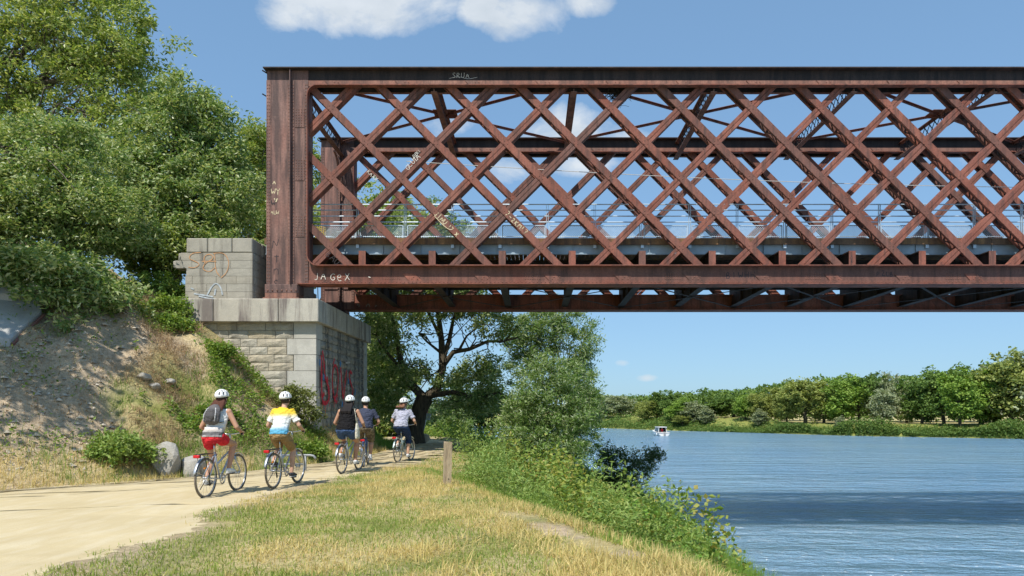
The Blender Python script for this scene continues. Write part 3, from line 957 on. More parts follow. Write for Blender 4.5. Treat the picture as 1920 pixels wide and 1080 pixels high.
# portal at the left end: knee braces with laced arch
for sg in (0, 1):
    ya, yb = (.6, 1.7) if sg == 0 else (DFAR + .12, DFAR - .98)
    mb = MB(); pr_ = []
    for i in range(9):
        f = i / 8; pr_.append((-7.67, ya + (yb - ya) * f, ZT - .9 - 1.5 * (1 - f) ** 2))
    mb.tube(pr_, .05, 4); mb.bar((-7.67, ya, ZT - 2.5), (-7.67, ya, ZT - .9), .1, .05, (0, 1, 0)); o = mb.build('portal_brace', rust_chord, bridge)
    mb = MB()
    for i in range(7):
        f = i / 7; p = pr_[i]; q = pr_[i + 1]
        mb.bar((p[0], p[1], p[2]), (-7.67, q[1], ZT - .9), .03, .01, (0, 1, 0)); mb.bar((p[0] + .02, q[1], q[2]), (-7.65, p[1], ZT - .9), .03, .01, (0, 1, 0))
    mb.build('lacing', rust_dark_shade, o)

# footway deck, girders and railings carried by the cross girders
zD = 6.625
for yv in (.80, 4.9):
    mb = MB(); mb.box((XP - 1.6, yv, zD), (XR - .1, yv + .02, zD + .38)).box((XP - 1.6, yv - .06, zD + .002), (XR - .1, yv, zD + .022)).box((XP - 1.6, yv - .08, zD + .36), (XR - .1, yv, zD + .38))
    for k in range(26):
        x = XP - 1.5 + k * 1.25
        mb.box((x, yv - .055, zD + .024), (x + .015, yv - .001, zD + .358))
    mb.build('deck_girder', blue_steel, bridge)
mb = MB(); mb.box((0, .72, zD + .385), (.135, 5.0, zD + .43)); plank = mb.mesh('deck_plank', deck_wood)
k = 0; x = XP - 1.6
while x < XR - .25:
    link('deck_plank', plank, bridge, (x, 0, rnd.uniform(-.002, .003))); x += .148
x = XP - 1.6
fa = MB().box((0, .655, zD + .31), (2.96, .718, zD + .515)).mesh('fascia_board', deck_wood)
while x < XR - 3:
    link('fascia_board', fa, bridge, (x, rnd.uniform(-.004, .004), rnd.uniform(-.008, .008))); x += 2.97
mb = MB(); mb.box((XP - 1.6, .72, zD + .432), (XR - .1, .79, zD + .50)); mb.build('kerb_timber', deck_wood, bridge)
mb = MB(); mb.box((XP - 1.6, 4.93, zD + .432), (XR - .1, 5.02, zD + .50)); mb.build('kerb_timber', deck_wood, bridge)
mb = MB(); mb.box((-.035, -.02, -.30), (-.022, .03, 1.145)).box((.022, -.02, -.30), (.035, .03, 1.145)).box((-.05, -.03, -.30), (.05, -.02, -.16)); post_me = mb.mesh('post', galv)
PSP = 1.555
mb = MB()
nwx = 1.40; nhz = .42; sp_ = .07; x = -nhz
while x < nwx:
    a0 = max(0, x); a1 = min(nwx, x + nhz)
    if a1 > a0:
        mb.bar((a0, .012, a0 - x), (a1, .012, a1 - x), .004, .010, (0, 1, 0)); mb.bar((nwx - a0, .008, a0 - x), (nwx - a1, .008, a1 - x), .004, .010, (0, 1, 0))
    x += sp_
mesh_me = mb.mesh('wire_mesh', galv)
mb = MB()
for (a, b2) in (((0, 0, 0), (nwx, 0, 0)), ((0, 0, nhz), (nwx, 0, nhz)), ((0, 0, 0), (0, 0, nhz)), ((nwx, 0, 0), (nwx, 0, nhz))): mb.bar(a, b2, .028, .028, (0, 1, 0))
frame_me = mb.mesh('panel_frame', galv)
xs0 = 2.017 - PSP * 6
for (yv, nm) in ((.76, 'near'), (4.97, 'far')):
    rails = MB()
    ra = thing_r = None
    base = MB()
    for zz in (1.145, .955, .76, .565): base.tube([(XP - 1.5, yv, zD + .5 + zz), (XR - .2, yv, zD + .5 + zz)], .021, 6)
    rail = base.build('railing', galv, bridge, smooth=False)
    for k in range(20):
        x = xs0 + PSP * k
        link('post', post_me, rail, (x, yv - .03, zD + .5))
        fr = link('panel_frame', frame_me, rail, (x + .08, yv, zD + .53)); w_ = link('wire_mesh', mesh_me, rail, (x + .08, yv, zD + .53))

# ------------------------------------------------------------------ lettering sprayed on steel and stone
GLY = {
    'J': [[(.7, 1), (.7, .2), (.5, 0), (.2, .1)]], 'A': [[(0, 0), (.45, 1), (.85, 0)], [(.2, .4), (.7, .4)]],
    'G': [[(.85, .85), (.5, 1), (.1, .7), (.1, .25), (.5, 0), (.85, .25), (.8, .5), (.5, .48)]],
    'E': [[(.1, .5), (.8, .55), (.7, .95), (.3, .95), (.1, .6), (.15, .2), (.5, 0), (.85, .1)]],
    'X': [[(.05, 0), (.8, 1)], [(.1, .95), (.85, .05)]], 'N': [[(.05, 0), (.15, 1), (.7, .05), (.85, 1)]],
    'T': [[(0, .75), (.8, .8)], [(.4, 1), (.4, 0)]], 'n': [[(.1, 0), (.1, .75)], [(.1, .55), (.5, .8), (.75, .6), (.75, 0)]],
    'S': [[(.8, .9), (.4, 1), (.15, .75), (.5, .5), (.8, .3), (.5, 0), (.1, .1)]], 'Y': [[(.05, 1), (.4, .5), (.8, 1)], [(.4, .5), (.35, 0)]],
    'L': [[(.15, 1), (.1, .05), (.8, .1)]], 'I': [[(.3, 1), (.3, 0)]], 'U': [[(.1, 1), (.1, .2), (.45, 0), (.8, .25), (.8, 1)]],
    'D': [[(.1, 0), (.1, 1), (.6, .9), (.85, .5), (.6, .1), (.1, 0)]], 'K': [[(.1, 0), (.1, 1)], [(.8, 1), (.15, .5), (.85, 0)]],
    'W': [[(0, 1), (.2, 0), (.45, .7), (.7, 0), (.9, 1)]], 'B': [[(.1, 0), (.1, 1), (.6, .9), (.55, .55), (.1, .5), (.75, .4), (.7, .05), (.1, 0)]],
    'H': [[(.1, 0), (.1, 1)], [(.8, 0), (.8, 1)], [(.1, .5), (.8, .5)]], 'P': [[(.1, 0), (.1, 1), (.7, .9), (.65, .5), (.1, .45)]],
    'Z': [[(.1, .95), (.85, 1), (.1, .05), (.9, .05)]], '2': [[(.1, .75), (.4, 1), (.75, .75), (.1, .05), (.85, .05)]], '7': [[(.05, .95), (.8, 1), (.3, 0)]],
    'M': [[(.05, 0), (.15, 1), (.45, .4), (.75, 1), (.85, 0)]], '!': [[(.3, 1), (.3, .35)], [(.3, .1), (.3, 0)]], '?': [[(.1, .8), (.4, 1), (.75, .75), (.4, .45), (.4, .25)], [(.4, .08), (.4, 0)]],
    'R': [[(.1, 0), (.1, 1), (.7, .9), (.65, .55), (.1, .5), (.8, 0)]], 'O': [[(.45, 1), (.1, .6), (.15, .15), (.5, 0), (.85, .4), (.75, .85), (.45, 1)]],
    '1': [[(.2, .75), (.45, 1), (.45, 0)]], '0': [[(.45, 1), (.15, .6), (.2, .15), (.5, 0), (.8, .4), (.7, .85), (.45, 1)]], '8': [[(.5, .5), (.15, .75), (.45, 1), (.75, .75), (.5, .5), (.15, .25), (.45, 0), (.8, .25), (.5, .5)]],
    'e': [[(.1, .5), (.8, .55), (.6, .85), (.2, .7), (.1, .3), (.5, 0), (.85, .15)]], '.': [[(.3, .1), (.35, 0)]], '-': [[(.1, .5), (.7, .5)]], ' ': [], 'x': [[(.1, 0), (.7, .7)], [(.1, .7), (.7, 0)]],
    'V': [[(.05, 1), (.4, 0), (.85, 1)]], 'F': [[(.1, 0), (.1, 1), (.8, .95)], [(.1, .5), (.65, .5)]],
}


class Strokes:
    """flat paint strokes on a plane (origin O, axes U and V, facing N)"""
    def __init__(s, O, U, V, lift=.002):
        s.O = Vector(O); s.U = Vector(U).normalized(); s.V = Vector(V).normalized(); s.N = s.U.cross(s.V); s.mb = MB(); s.k = 0; s.lift = lift

    def line(s, pts, w):
        P = [Vector((a, b)) for a, b in pts]
        # round the corners a little (Chaikin)
        for _ in range(2):
            if len(P) > 2:
                Q = [P[0]]
                for a, b in zip(P, P[1:]): Q += [a * .75 + b * .25, a * .25 + b * .75]
                P = Q + [P[-1]]
        z = s.lift + .0006 * (s.k % 12); s.k += 1
        vs = []; n = len(P)
        for i, p in enumerate(P):
            t = P[min(i + 1, n - 1)] - P[max(i - 1, 0)]
            t = t.normalized() if t.length > 1e-9 else Vector((1, 0))
            nn = Vector((-t.y, t.x)) * (w / 2 * rnd.uniform(.75, 1.15))
            for q in (p + nn, p - nn): vs.append(s.O + s.U * q.x + s.V * q.y + s.N * z)
        s.mb.add(vs, [(2 * i, 2 * i + 1, 2 * i + 3, 2 * i + 2) for i in range(n - 1)])

    def text(s, txt, x, y, h, w, pitch=.95, jit=.06):
        for ch in txt:
            jx, jy, js = rnd.uniform(-jit, jit) * h, rnd.uniform(-jit, jit) * h, rnd.uniform(.88, 1.12)
            for pl_ in GLY.get(ch, []):
                s.line([(x + jx + a * h * .8 * js, y + jy + b * h * js) for a, b in pl_], w)
            x += h * pitch * (.8 if ch != ' ' else .5)

    def build(s, name, mat, parent):
        return s.mb.build(name, mat, parent, fix=False)


white_paint = M_plain('white_spray', (0.68, 0.64, 0.56), 0.7, 0.2, 0, 0.25, 30)
cream_paint = M_plain('cream_spray', (0.66, 0.56, 0.36), 0.7, 0.2, 0, 0.2, 30)
black_paint = M_plain('black_spray', (0.045, 0.04, 0.045), 0.7, 0.2, 0, 0.3, 30)
grey_paint = M_plain('faded_grey_spray', (0.24, 0.21, 0.19), 0.7, 0.2, 0, 0.3, 30)
red_paint = M_plain('red_spray', (0.58, 0.028, 0.045), 0.6, 0.25, 0, 0.2, 9)
blue_paint = M_plain('blue_spray', (0.06, 0.2, 0.42), 0.6, 0.25, 0, 0.2, 9)
pink_paint = M_plain('pale_spray', (0.55, 0.5, 0.47), 0.6, 0.25, 0, 0.2, 9)
orange_paint = M_plain('orange_spray', (0.52, 0.29, 0.15), 0.7, 0.2, 0, 0.2, 14)
sky_paint = M_plain('pale_blue_spray', (0.40, 0.44, 0.47), 0.7, 0.2, 0, 0.25, 14)


def npx(px, py, yy=22.17):
    return ((px - 1000) * yy / 1300, 1.5 + (770 - py) * yy / 1300)


def on_front(px, py, yloc, ang=0.0):
    x, z = npx(px, py, Y0 + yloc)
    return Strokes((x, yloc, z), (math.cos(R(ang)), 0, math.sin(R(ang))), (-math.sin(R(ang)), 0, math.cos(R(ang))))


g = on_front(588, 525, .147); g.text('JAGEX', 0, 0, .22, .019, 1.42, .16); g.line([(1.75, .1), (1.82, .08)], .03); g.build('spray_lettering', white_paint, bridge)
g = on_front(764, 318, .212, 45); g.text('GLUTA', 0, -.03, .17, .016, .85); g.text('DEKI', .42, .10, .11, .012, .9); g.build('spray_lettering', white_paint, bridge)
g = on_front(816, 399, .190, -45); g.text('JINU', 0, -.07, .16, .022, 1.0); g.line([(.05, -.09), (.5, -.10), (.72, -.06), (.78, .06), (.7, .07)], .022); g.text('!', .62, -.02, .1, .02); g.text('x', .92, -.06, .17, .025); g.build('spray_lettering', cream_paint, bridge)
g = on_front(949, 399, .190, -45); g.text('7-2KM!?', 0, -.07, .15, .02, 1.15); g.build('spray_lettering', cream_paint, bridge)
g = Strokes((npx(511, 345)[0], .149, npx(511, 345)[1]), (1, 0, 0), (0, 0, 1)); g.text('A', .02, -.02, .14, .02); g.text('WY', -.03, -.35, .2, .02, .9); g.text('V', .07, -.6, .16, .03); g.text('AUW', -.05, -.98, .13, .015, .85); g.build('spray_lettering', cream_paint, bridge)
g = Strokes((npx(511, 465)[0], .149, npx(511, 465)[1]), (1, 0, 0), (0, 0, 1)); g.text('N', 0, 0, .3, .022); g.text('T', .05, -.46, .26, .02); g.text('n', .05, -.86, .26, .02); g.text('S', .02, -1.28, .26, .02); g.text('W', -.03, 1.35, .2, .025, .9); g.build('spray_lettering', black_paint, bridge)
g = on_front(1362, 522, .169); g.text('BIWHH', 0, 0, .20, .024, 1.2); g.build('spray_lettering', black_paint, bridge)
g = on_front(1644, 518, .169); g.text('PZLB', 0, 0, .16, .022, 1.1); g.build('spray_lettering', black_paint, bridge)
g = Strokes((-5.483 + PITCH * 7 - .07, yA - .014, 6.47), (1, 0, 0), (0, 0, 1)); [g.text(c_, .0, -.125 * i, .10, .014, 1) for i, c_ in enumerate('2080')]; g.build('spray_lettering', black_paint, bridge)
g = on_front(848, 146, .169); g.text('SRUA', 0, 0, .15, .012, 1.2); g.line([(-.1, -.02), (.2, .05), (.5, -.05), (.8, .02)], .01); g.build('spray_lettering', white_paint, bridge)
g = on_front(610, 470, .190, -45); g.text('BaUS'.upper(), .1, -.1, .2, .018, 1.1); g.build('spray_lettering', black_paint, bridge)
x_, z_ = npx(668, 583, Y0 + DFAR + .165)
for i, c_ in enumerate('ZOS'):
    g = Strokes((x_ + i * .36, DFAR + .166, z_), (1, 0, 0), (0, 0, 1)); g.text(c_, 0, 0.02, .24, .05); g.build('spray_lettering', grey_paint, bridge)
x_, z_ = npx(690, 320, Y0 + DFAR + .19); g = Strokes((x_, DFAR + .188, z_), (1, 0, -1), (1, 0, 1)); g.text('KAXX', 0, -.08, .17, .02, 1.0); g.build('spray_lettering', white_paint, bridge)

# yellow safety net and a white sandbag pile at the left end of the footway
yel = M_plain('yellow_plastic', (0.72, 0.50, 0.03), 0.5, 0.3)
bar_ = thing('safety_net', 'yellow plastic safety net tied across the left end of the bridge footway', 'safety net', (-7.35, Y0 + 3.2, zD + .43))
mb = MB(); mb.tube([(-.55, 0, 0), (-.55, 0, 1.2)], .02, 6).tube([(.62, 0, 0), (.62, 0, .95)], .02, 6); mb.build('stake', galv, bar_)
mb = MB()
for i in range(13):
    f = i / 12; mb.bar((-.55, -.03, .3 + .88 * f), (.62, -.03, .2 + .7 * f + .03 * math.sin(i)), .012, .022, (0, 1, 0))
for i in range(17):
    f = i / 16; mb.bar((-.55 + 1.17 * f, -.035, .3 - .1 * f), (-.55 + 1.17 * f, -.035, 1.18 - .28 * f), .012, .018, (0, 1, 0))
mb.build('net', yel, bar_)
bag = thing('rubble_sack', 'bulging white rubble sack standing behind the yellow net on the footway', 'sack', (-7.1, Y0 + 3.9, zD + .43))
mb = MB()
for (cx, cz, r_) in ((0, .38, .42), (.05, .75, .34), (-.1, .2, .43), (.12, .2, .42)): mb.ellipsoid((cx, 0, cz), (r_, .36, r_ * .85), 12, 8)
remeshed('sack_body', mb, M_fabric('white_sackcloth', (0.72, 0.72, 0.70)), .04, bag, 3)
mb = MB(); mb.tube([(-.2, 0, .95), (-.22, 0, 1.12), (-.05, 0, 1.15), (-.02, 0, .98)], .02, 6).tube([(.1, 0, .98), (.12, 0, 1.12), (.25, 0, 1.1), (.27, 0, .9)], .02, 6); mb.build('strap', MATS['white_sackcloth'], bag)

# overhead cable slung along the bridge
cb = []
for i in range(33):
    f = i / 32; x = -4.5 + 28 * f
    cb.append((x, Y0 + 2.6, 10.35 - .035 * (x + 4.5) - .25 * math.sin(math.pi * f)))
mb = MB(); mb.tube(cb, .013, 5)
tag(mb.build('overhead_cable', M_plain('pale_cable', (0.6, 0.6, 0.58), 0.5)), 'thin pale cable slung lengthwise inside the lattice bridge', 'cable')
# birds' nest of twigs under the top chord
nest = MB()
for i in range(170):
    a, bb = rnd.uniform(0, 6.28), rnd.uniform(-.9, .6); L = rnd.uniform(.12, .42)
    c0 = Vector((rnd.gauss(0, .16), rnd.gauss(.1, .1), rnd.gauss(0, .10)))
    d0 = Vector((math.cos(a), .5 * math.sin(a), bb)).normalized() * L
    nest.tube([c0 - d0 * .5, c0 + d0 * .1 + Vector((0, 0, .02)), c0 + d0 * .5], .006, 3, cap=False)
x_, z_ = npx(1158, 178, Y0 + .4)
tag(nest.build('bird_nest', M_plain('nest_twigs', (0.05, 0.045, 0.035), 0.95), loc=(x_, Y0 + .42, z_)), 'dark twig nest wedged under the top chord of the bridge', 'nest')


# ------------------------------------------------------------------ stone abutment
ab = thing('bridge_abutment', 'stepped pale stone abutment carrying the left end of the rusty bridge', 'abutment', (0, 0, 0))
CX0, CX1, CY0, CY1 = -11.06, -6.66, 21.5, 28.45
CZ0, CZ1 = 4.26, 4.98
BX1, BY0 = -6.82, 21.76
mb = MB(); mb.box((-11.0, BY0 + .04, -1.0), (BX1 - .04, 28.3, CZ0 + .01)); mb.build('masonry_core', mortar, ab)
mb = MB(); mb.box((CX0 + .06, CY0 + .06, CZ0 + .02), (CX1 - .06, CY1 - .06, CZ1 - .03)); mb.build('cap_core', mortar, ab)


def stone_variant(i, rough, nxs=3, nzs=2):
    """unit stone: x,z in 0..1, face towards -y, bulging by `rough`"""
    r_ = random.Random(100 + i); vs = []; fs = []
    for j in range(nzs + 1):
        for k in range(nxs + 1):
            ex = k in (0, nxs); ez = j in (0, nzs)
            bulge = 0 if (ex or ez) else -rough * r_.uniform(.5, 1.3)
            if (ex or ez): bulge = -rough * r_.uniform(0, .3)
            jx = 0 if ex else r_.uniform(-.07, .07); jz = 0 if ez else r_.uniform(-.12, .12)
            vs.append((k / nxs + jx, bulge, j / nzs + jz))
    for j in range(nzs):
        for k in range(nxs):
            a = j * (nxs + 1) + k; fs.append((a, a + 1, a + nxs + 2, a + nxs + 1))
    o = len(vs)
    ring = [k for k in range(nxs + 1)] + [(j + 1) * (nxs + 1) - 1 for j in range(1, nzs + 1)] + [nzs * (nxs + 1) + k for k in range(nxs - 1, -1, -1)] + [j * (nxs + 1) for j in range(nzs - 1, 0, -1)]
    for q in ring: vs.append((vs[q][0], .14, vs[q][2]))
    m_ = len(ring)
    for q in range(m_):
        fs.append((ring[q], o + q, o + (q + 1) % m_, ring[(q + 1) % m_]))
    mb_ = MB(); mb_.add(vs, fs); return mb_


def variants(mat, rough, count, tagname, nxs=3, nzs=2):
    out = []
    for i in range(count):
        me = stone_variant(i, rough, nxs, nzs).mesh(tagname, mat)
        bm = bmesh.new(); bm.from_mesh(me); bmesh.ops.recalc_face_normals(bm, faces=bm.faces); bm.to_mesh(me); bm.free(); out.append(me)
    return out


V_face = variants(stone_face, .03, 7, 'stone', 4, 3)
V_side = variants(stone_side, .055, 7, 'stone', 3, 2)
V_quoin = variants(stone_quoin, .004, 4, 'quoin_stone', 2, 2)
V_block = variants(stone_block, .006, 5, 'stone', 2, 2)
GAP = .014
# front face: rock-faced courses and smooth quoins at the corner
zq = CZ0; qi = 0
H2 = .505
while zq > -.2:
    wq = .69 if qi % 2 == 0 else .90
    link('quoin_stone', V_quoin[qi % 4], ab, (BX1 - wq, BY0 - .012, zq - H2 + GAP), None, (wq - .004, 1, H2 - GAP))
    wq2 = .62 if qi % 2 == 0 else .42
    link('quoin_stone', V_quoin[(qi + 1) % 4], ab, (BX1 + .008, BY0 - .01, zq - H2 + GAP), (0, 0, R(90)), (wq2, 1, H2 - GAP))
    for half in range(2):
        zc = zq - H2 / 2 * half; hc = H2 / 2
        x = BX1 - wq - GAP; r_ = random.Random(qi * 2 + half)
        while x > -10.6:
            ws = r_.uniform(.5, .95)
            link('stone', V_face[r_.randrange(7)], ab, (x - ws, BY0 + .01, zc - hc + GAP), None, (ws - GAP, 1, hc - GAP))
            x -= ws
    # side wall courses (towards the path)
    for half in range(2):
        zc = zq - H2 / 2 * half; hc = H2 / 2
        yv = BY0 + wq2 + GAP; r_ = random.Random(500 + qi * 2 + half)
        while yv < 27.75:
            ws = min(r_.uniform(.42, .85), 27.8 - yv)
            if ws > .12:
                link('stone', V_side[r_.randrange(7)], ab, (BX1 - .01, yv, zc - hc + GAP), (0, 0, R(90)), (ws - .03, 1, hc - .028))
            yv += ws
    link('quoin_stone', V_quoin[(qi + 2) % 4], ab, (BX1 + .03, 27.82, zq - H2 + GAP), (0, 0, R(90)), (.5, 1, H2 - GAP))
    zq -= H2; qi += 1


def cap_stone(a, b2, ch=.06, name='cap_stone', mat=stone_cap):
    """block with a sloped upper arris"""
    (x0, y0, z0), (x1, y1, z1) = a, b2
    mb_ = MB(); mb_.box(a, b2)
    o = mb_.build(name, mat, ab, bevel=.02)
    return o


for (x0, x1) in ((CX0, -9.93), (-9.92, -7.91), (-7.90, CX1)):
    cap_stone((x0, CY0, CZ0), (x1 - .008, CY0 + .9, CZ1))
for (y0, y1) in ((CY0 + .91, 23.9), (23.91, 25.5), (25.51, 27.0), (27.01, CY1)):
    cap_stone((CX1 - .9, y0, CZ0 + .001), (CX1 - .001, y1 - .006, CZ1 - .002))
cap_stone((CX0 + .01, CY1 - .9, CZ0), (CX1 - .92, CY1, CZ1))
cap_stone((CX0 + .004, CY0 + .91, CZ0), (CX0 + .8, CY1 - .92, CZ1 - .004))
# retaining block on top, with its three big coping stones
KX0, KX1, KY0 = -11.02, -8.87, 21.92
zt = 6.95
mb = MB(); mb.box((KX0 + .05, KY0 + .05, CZ1 - .02), (KX1 - .05, 28.2, zt - .05)); mb.build('block_core', mortar, ab)
for (x0, x1) in ((KX0 + .06, -10.29), (-10.28, -9.52), (-9.51, KX1)):
    cap_stone((x0, KY0 - .02, zt - .445), (x1 - .012, KY0 + .75, zt), name='coping_stone', mat=stone_block)
for (y0, y1) in ((KY0 + .76, 24.2), (24.21, 26.2), (26.21, 28.2)):
    cap_stone((KX1 - .8, y0, zt - .445), (KX1 + .01, y1 - .01, zt - .004), name='coping_stone', mat=stone_block)
zc = zt - .455
for ci in range(6):
    hc = .2475; r_ = random.Random(900 + ci); x = KX1 + .0
    lim = KX0 - (.3 if ci == 1 else .12 if ci == 0 else -.05 if ci < 3 else -.02) 
    while x > lim + .05:
        ws = min(r_.uniform(.5, .95), x - lim)
        link('stone', V_block[r_.randrange(5)], ab, (x - ws, KY0, zc - hc + .008), None, (ws - .01, 1, hc - .008)); x -= ws
    yv = KY0 + .15
    while yv < 28:
        ws = r_.uniform(.6, 1.0); link('stone', V_block[r_.randrange(5)], ab, (KX1 + .0, yv, zc - hc + .008), (0, 0, R(90)), (ws - .01, 1, hc - .008)); yv += ws
    zc -= hc
# stones left sticking out to the left of the block
for (x0, x1, z0, z1) in ((-11.42, KX0 + .02, 6.03, 6.245), (-11.25, KX0 + .02, 6.26, 6.49)):
    cap_stone((x0, KY0 + .05, z0), (x1, KY0 + .6, z1), name='toothing_stone', mat=stone_block)

# painted tags on the stone
g = Strokes((-6.782, 22.1, 1.72), (0, 1, 0), (0, 0, 1), .03)
big = .13
for pts in ([(0, 1.55), (.02, .2), (.25, 0), (.75, .05), (.9, .45), (.6, .7), (.35, .9), (.3, 1.3), (.1, 1.7)],
            [(.62, .9), (.75, .4), (.85, .2)],
            [(1.35, .3), (1.15, .8), (1.35, 1.3), (1.7, 1.35), (1.95, .9), (1.75, .35), (1.45, .15), (1.3, .35)],
            [(2.2, 1.3), (2.35, .7), (2.55, .1), (2.75, .7), (2.95, 1.25)],
            [(3.75, 1.15), (3.45, 1.25), (3.3, 1.0), (3.6, .75), (3.9, .55), (3.7, .3), (3.35, .3)],
            [(1.3, 1.35), (1.45, 1.55)], [(.05, .2), (.3, .35)], [(1.4, .2), (1.7, .05)]):
    g.line(pts, big * rnd.uniform(.8, 1.1))
for (a, b2) in ((.1, .1), (.4, .2), (.85, .4), (1.4, .2), (1.8, .35), (2.5, .1), (2.6, .2), (3.6, .35), (3.85, .5)):
    g.line([(a, b2), (a + .01, b2 - rnd.uniform(.25, .6))], .045)
g.build('painted_tag', red_paint, ab)
g = Strokes((-6.782, 22.1, 1.72), (0, 1, 0), (0, 0, 1), .04)
for pts in ([(.5, 1.45), (.55, .9)], [(1.05, .2), (1.0, .9), (1.1, 1.35)], [(2.1, 1.1), (2.15, .2)], [(3.05, 1.2), (3.2, .5)], [(.3, .45), (.45, .3)], [(2.8, 1.5), (3.4, 1.55)], [(1.5, .7), (1.6, .95)]):
    g.line(pts, .07); g.build('paint_run', pink_paint, ab); g.mb = MB()
g = Strokes((-6.782, 22.1, 1.72), (0, 1, 0), (0, 0, 1), .05)
for pts in ([(-.25, 1.2), (-.22, 1.4)], [(2.05, 1.35), (2.15, 1.5)], [(4.05, .35), (4.15, .6)], [(.15, .75), (.2, .95)], [(2.3, -.1), (2.4, .1)], [(3.1, .75), (3.15, .95)]):
    g.line(pts, .16); g.build('paint_run', blue_paint, ab); g.mb = MB()
g = Strokes((-10.92, KY0 - .008, 5.62), (1, 0, 0), (0, 0, 1), .008)
for pts in ([(.42, .88), (.12, .86), (.02, .68), (.25, .6), (.4, .5), (.2, .38), (.02, .42)], [(.55, .5), (.5, .75), (.7, .85), (.85, .7), (.55, .55), (.45, .35), (.7, .25), (.85, .4)],
            [(.85, .85), (.88, .3), (1.02, .12)], [(.8, .85), (1.15, .88), (1.32, .6), (1.25, .25), (1.05, .08)], [(.45, .6), (.9, .6)]):
    g.line(pts, .026)
g.build('painted_tag', orange_paint, ab)
g = Strokes((-10.92, KY0 - .008, 5.0), (1, 0, 0), (0, 0, 1), .01)
for pts in ([(.6, .12), (.75, .42), (.9, .55), (1.05, .4), (1.1, .15)], [(.85, .15), (.88, .35)], [(.2, .2), (.5, .15), (.8, .1)], [(.35, .12), (.65, .05), (.9, .02)], [(.1, .38), (.2, .33)]):
    g.line(pts, .045)
g.build('painted_tag', sky_paint, ab)


# ------------------------------------------------------------------ plants
def leaves_mesh(name, C, length, width, mat, rngs, up=0.35, outward=None, droop=0.0):
    """rhombic leaves at points C (n,3), random attitude"""
    n = len(C)
    d = rngs.normal(size=(n, 3)); d[:, 2] = d[:, 2] * 0.7 - droop
    if outward is not None: d += outward * 0.8
    d /= np.linalg.norm(d, axis=1)[:, None] + 1e-9
    nrm = rngs.normal(size=(n, 3)); nrm[:, 2] += up * 3
    s = np.cross(d, nrm); s /= np.linalg.norm(s, axis=1)[:, None] + 1e-9
    L = length * rngs.uniform(0.65, 1.35, (n, 1)); W = width * rngs.uniform(0.7, 1.3, (n, 1))
    nn = np.cross(s, d)
    a = C - d * L * 0.5; c = C + d * L * 0.5 - nn * L * 0.08
    m1 = C - d * L * 0.05 + s * W * 0.5 + nn * L * 0.05; m2 = C - d * L * 0.05 - s * W * 0.5 + nn * L * 0.05
    V = np.stack([a, m1, c, m2], 1).reshape(-1, 3)
    F = np.arange(4 * n).reshape(n, 4)
    return np_mesh(name, V, F, mat)


def crown_points(lobes, n, rngs, clump=0.55, per=70, shell=0.62):
    """leaf positions gathered in clumps inside a set of ellipsoid lobes; returns points, outward vectors, clump centres"""
    vol = np.array([l[1][0] * l[1][1] * l[1][2] for l in lobes]) ** 0.8
    nc = max(6, n // per)
    pick = rngs.choice(len(lobes), nc, p=vol / vol.sum())
    cen = np.array([l[0] for l in lobes])[pick]; rad = np.array([l[1] for l in lobes])[pick]
    dirs = rngs.normal(size=(nc, 3)); dirs /= np.linalg.norm(dirs, axis=1)[:, None]
    rr_ = rngs.uniform(0, 1, nc) ** (1 / 3.0)
    rr_ = shell + (1 - shell) * rr_ if shell > 0 else rr_
    rr_ = np.where(rngs.uniform(size=nc) < 0.25, rngs.uniform(0.2, 0.8, nc), rr_) * rngs.uniform(0.78, 1.22, nc)
    cl = cen + dirs * rad * rr_[:, None]
    size = clump * rngs.uniform(0.55, 1.35, nc)
    who = rngs.integers(0, nc, n)
    off = rngs.normal(size=(n, 3)) * size[who][:, None] * np.array([0.55, 0.55, 0.38])
    P = cl[who] + off
    out = off / (np.linalg.norm(off, axis=1)[:, None] + 1e-6) * 0.6 + dirs[who] * 0.5
    return P, out, cl


def limb(mb, p, q, r0, r1, rngs, n=6, wob=0.12, sides=6):
    p, q = np.array(p, float), np.array(q, float); L = np.linalg.norm(q - p)
    pts = []
    for i in range(n + 1):
        f = i / n
        w_ = rngs.normal(size=3) * wob * L * 0.25 * math.sin(math.pi * f)
        pts.append(tuple(p + (q - p) * f + w_ + np.array([0, 0, 0.10 * L * math.sin(math.pi * f)])))
    mb.tube(pts, [r0 + (r1 - r0) * (i / n) for i in range(n + 1)], sides, cap=False)
    return pts


def tree(name, label, base, trunk_h, trunk_r, lobes, n, leaf=(0.2, 0.09), mat=None, bark=None, seed=1, clump=0.6, per=70, group=None, cat='tree', lean=(0, 0), droop=0.1, shell=0.55, twigs=26, up=.35):
    """base at world position; lobes relative to base"""
    r_ = np.random.default_rng(seed)
    t_ = thing(name, label, cat, base, 0, group)
    mb_ = MB()
    top = (lean[0], lean[1], trunk_h)
    tp = limb(mb_, (0, 0, -.35), top, trunk_r, trunk_r * .62, r_, 6, .06, 9)
    P, out, cl = crown_points(lobes, n, r_, clump, per, shell)
    for (c, rd) in lobes:
        st = tp[r_.integers(3, 7)]
        pts = limb(mb_, st, c, trunk_r * .45, trunk_r * .14, r_, 6, .2, 6)
        sel = cl[np.linalg.norm((cl - np.array(c)) / (np.array(rd) * 1.15), axis=1) < 1]
        if len(sel):
            for q in sel[r_.choice(len(sel), min(len(sel), max(2, twigs // len(lobes))), replace=False)]:
                limb(mb_, pts[r_.integers(2, 7)], q, trunk_r * .14, trunk_r * .03, r_, 4, .25, 4)
    mb_.build('trunk', bark or bark_grey, t_, True, fix=False)
    me = leaves_mesh('crown', P, leaf[0], leaf[1], mat, r_, up, out, droop)
    link('crown', me, t_)
    return t_


def lob(*a):
    return [((x, y, z), (rx, ry, rz)) for (x, y, z, rx, ry, rz) in a]


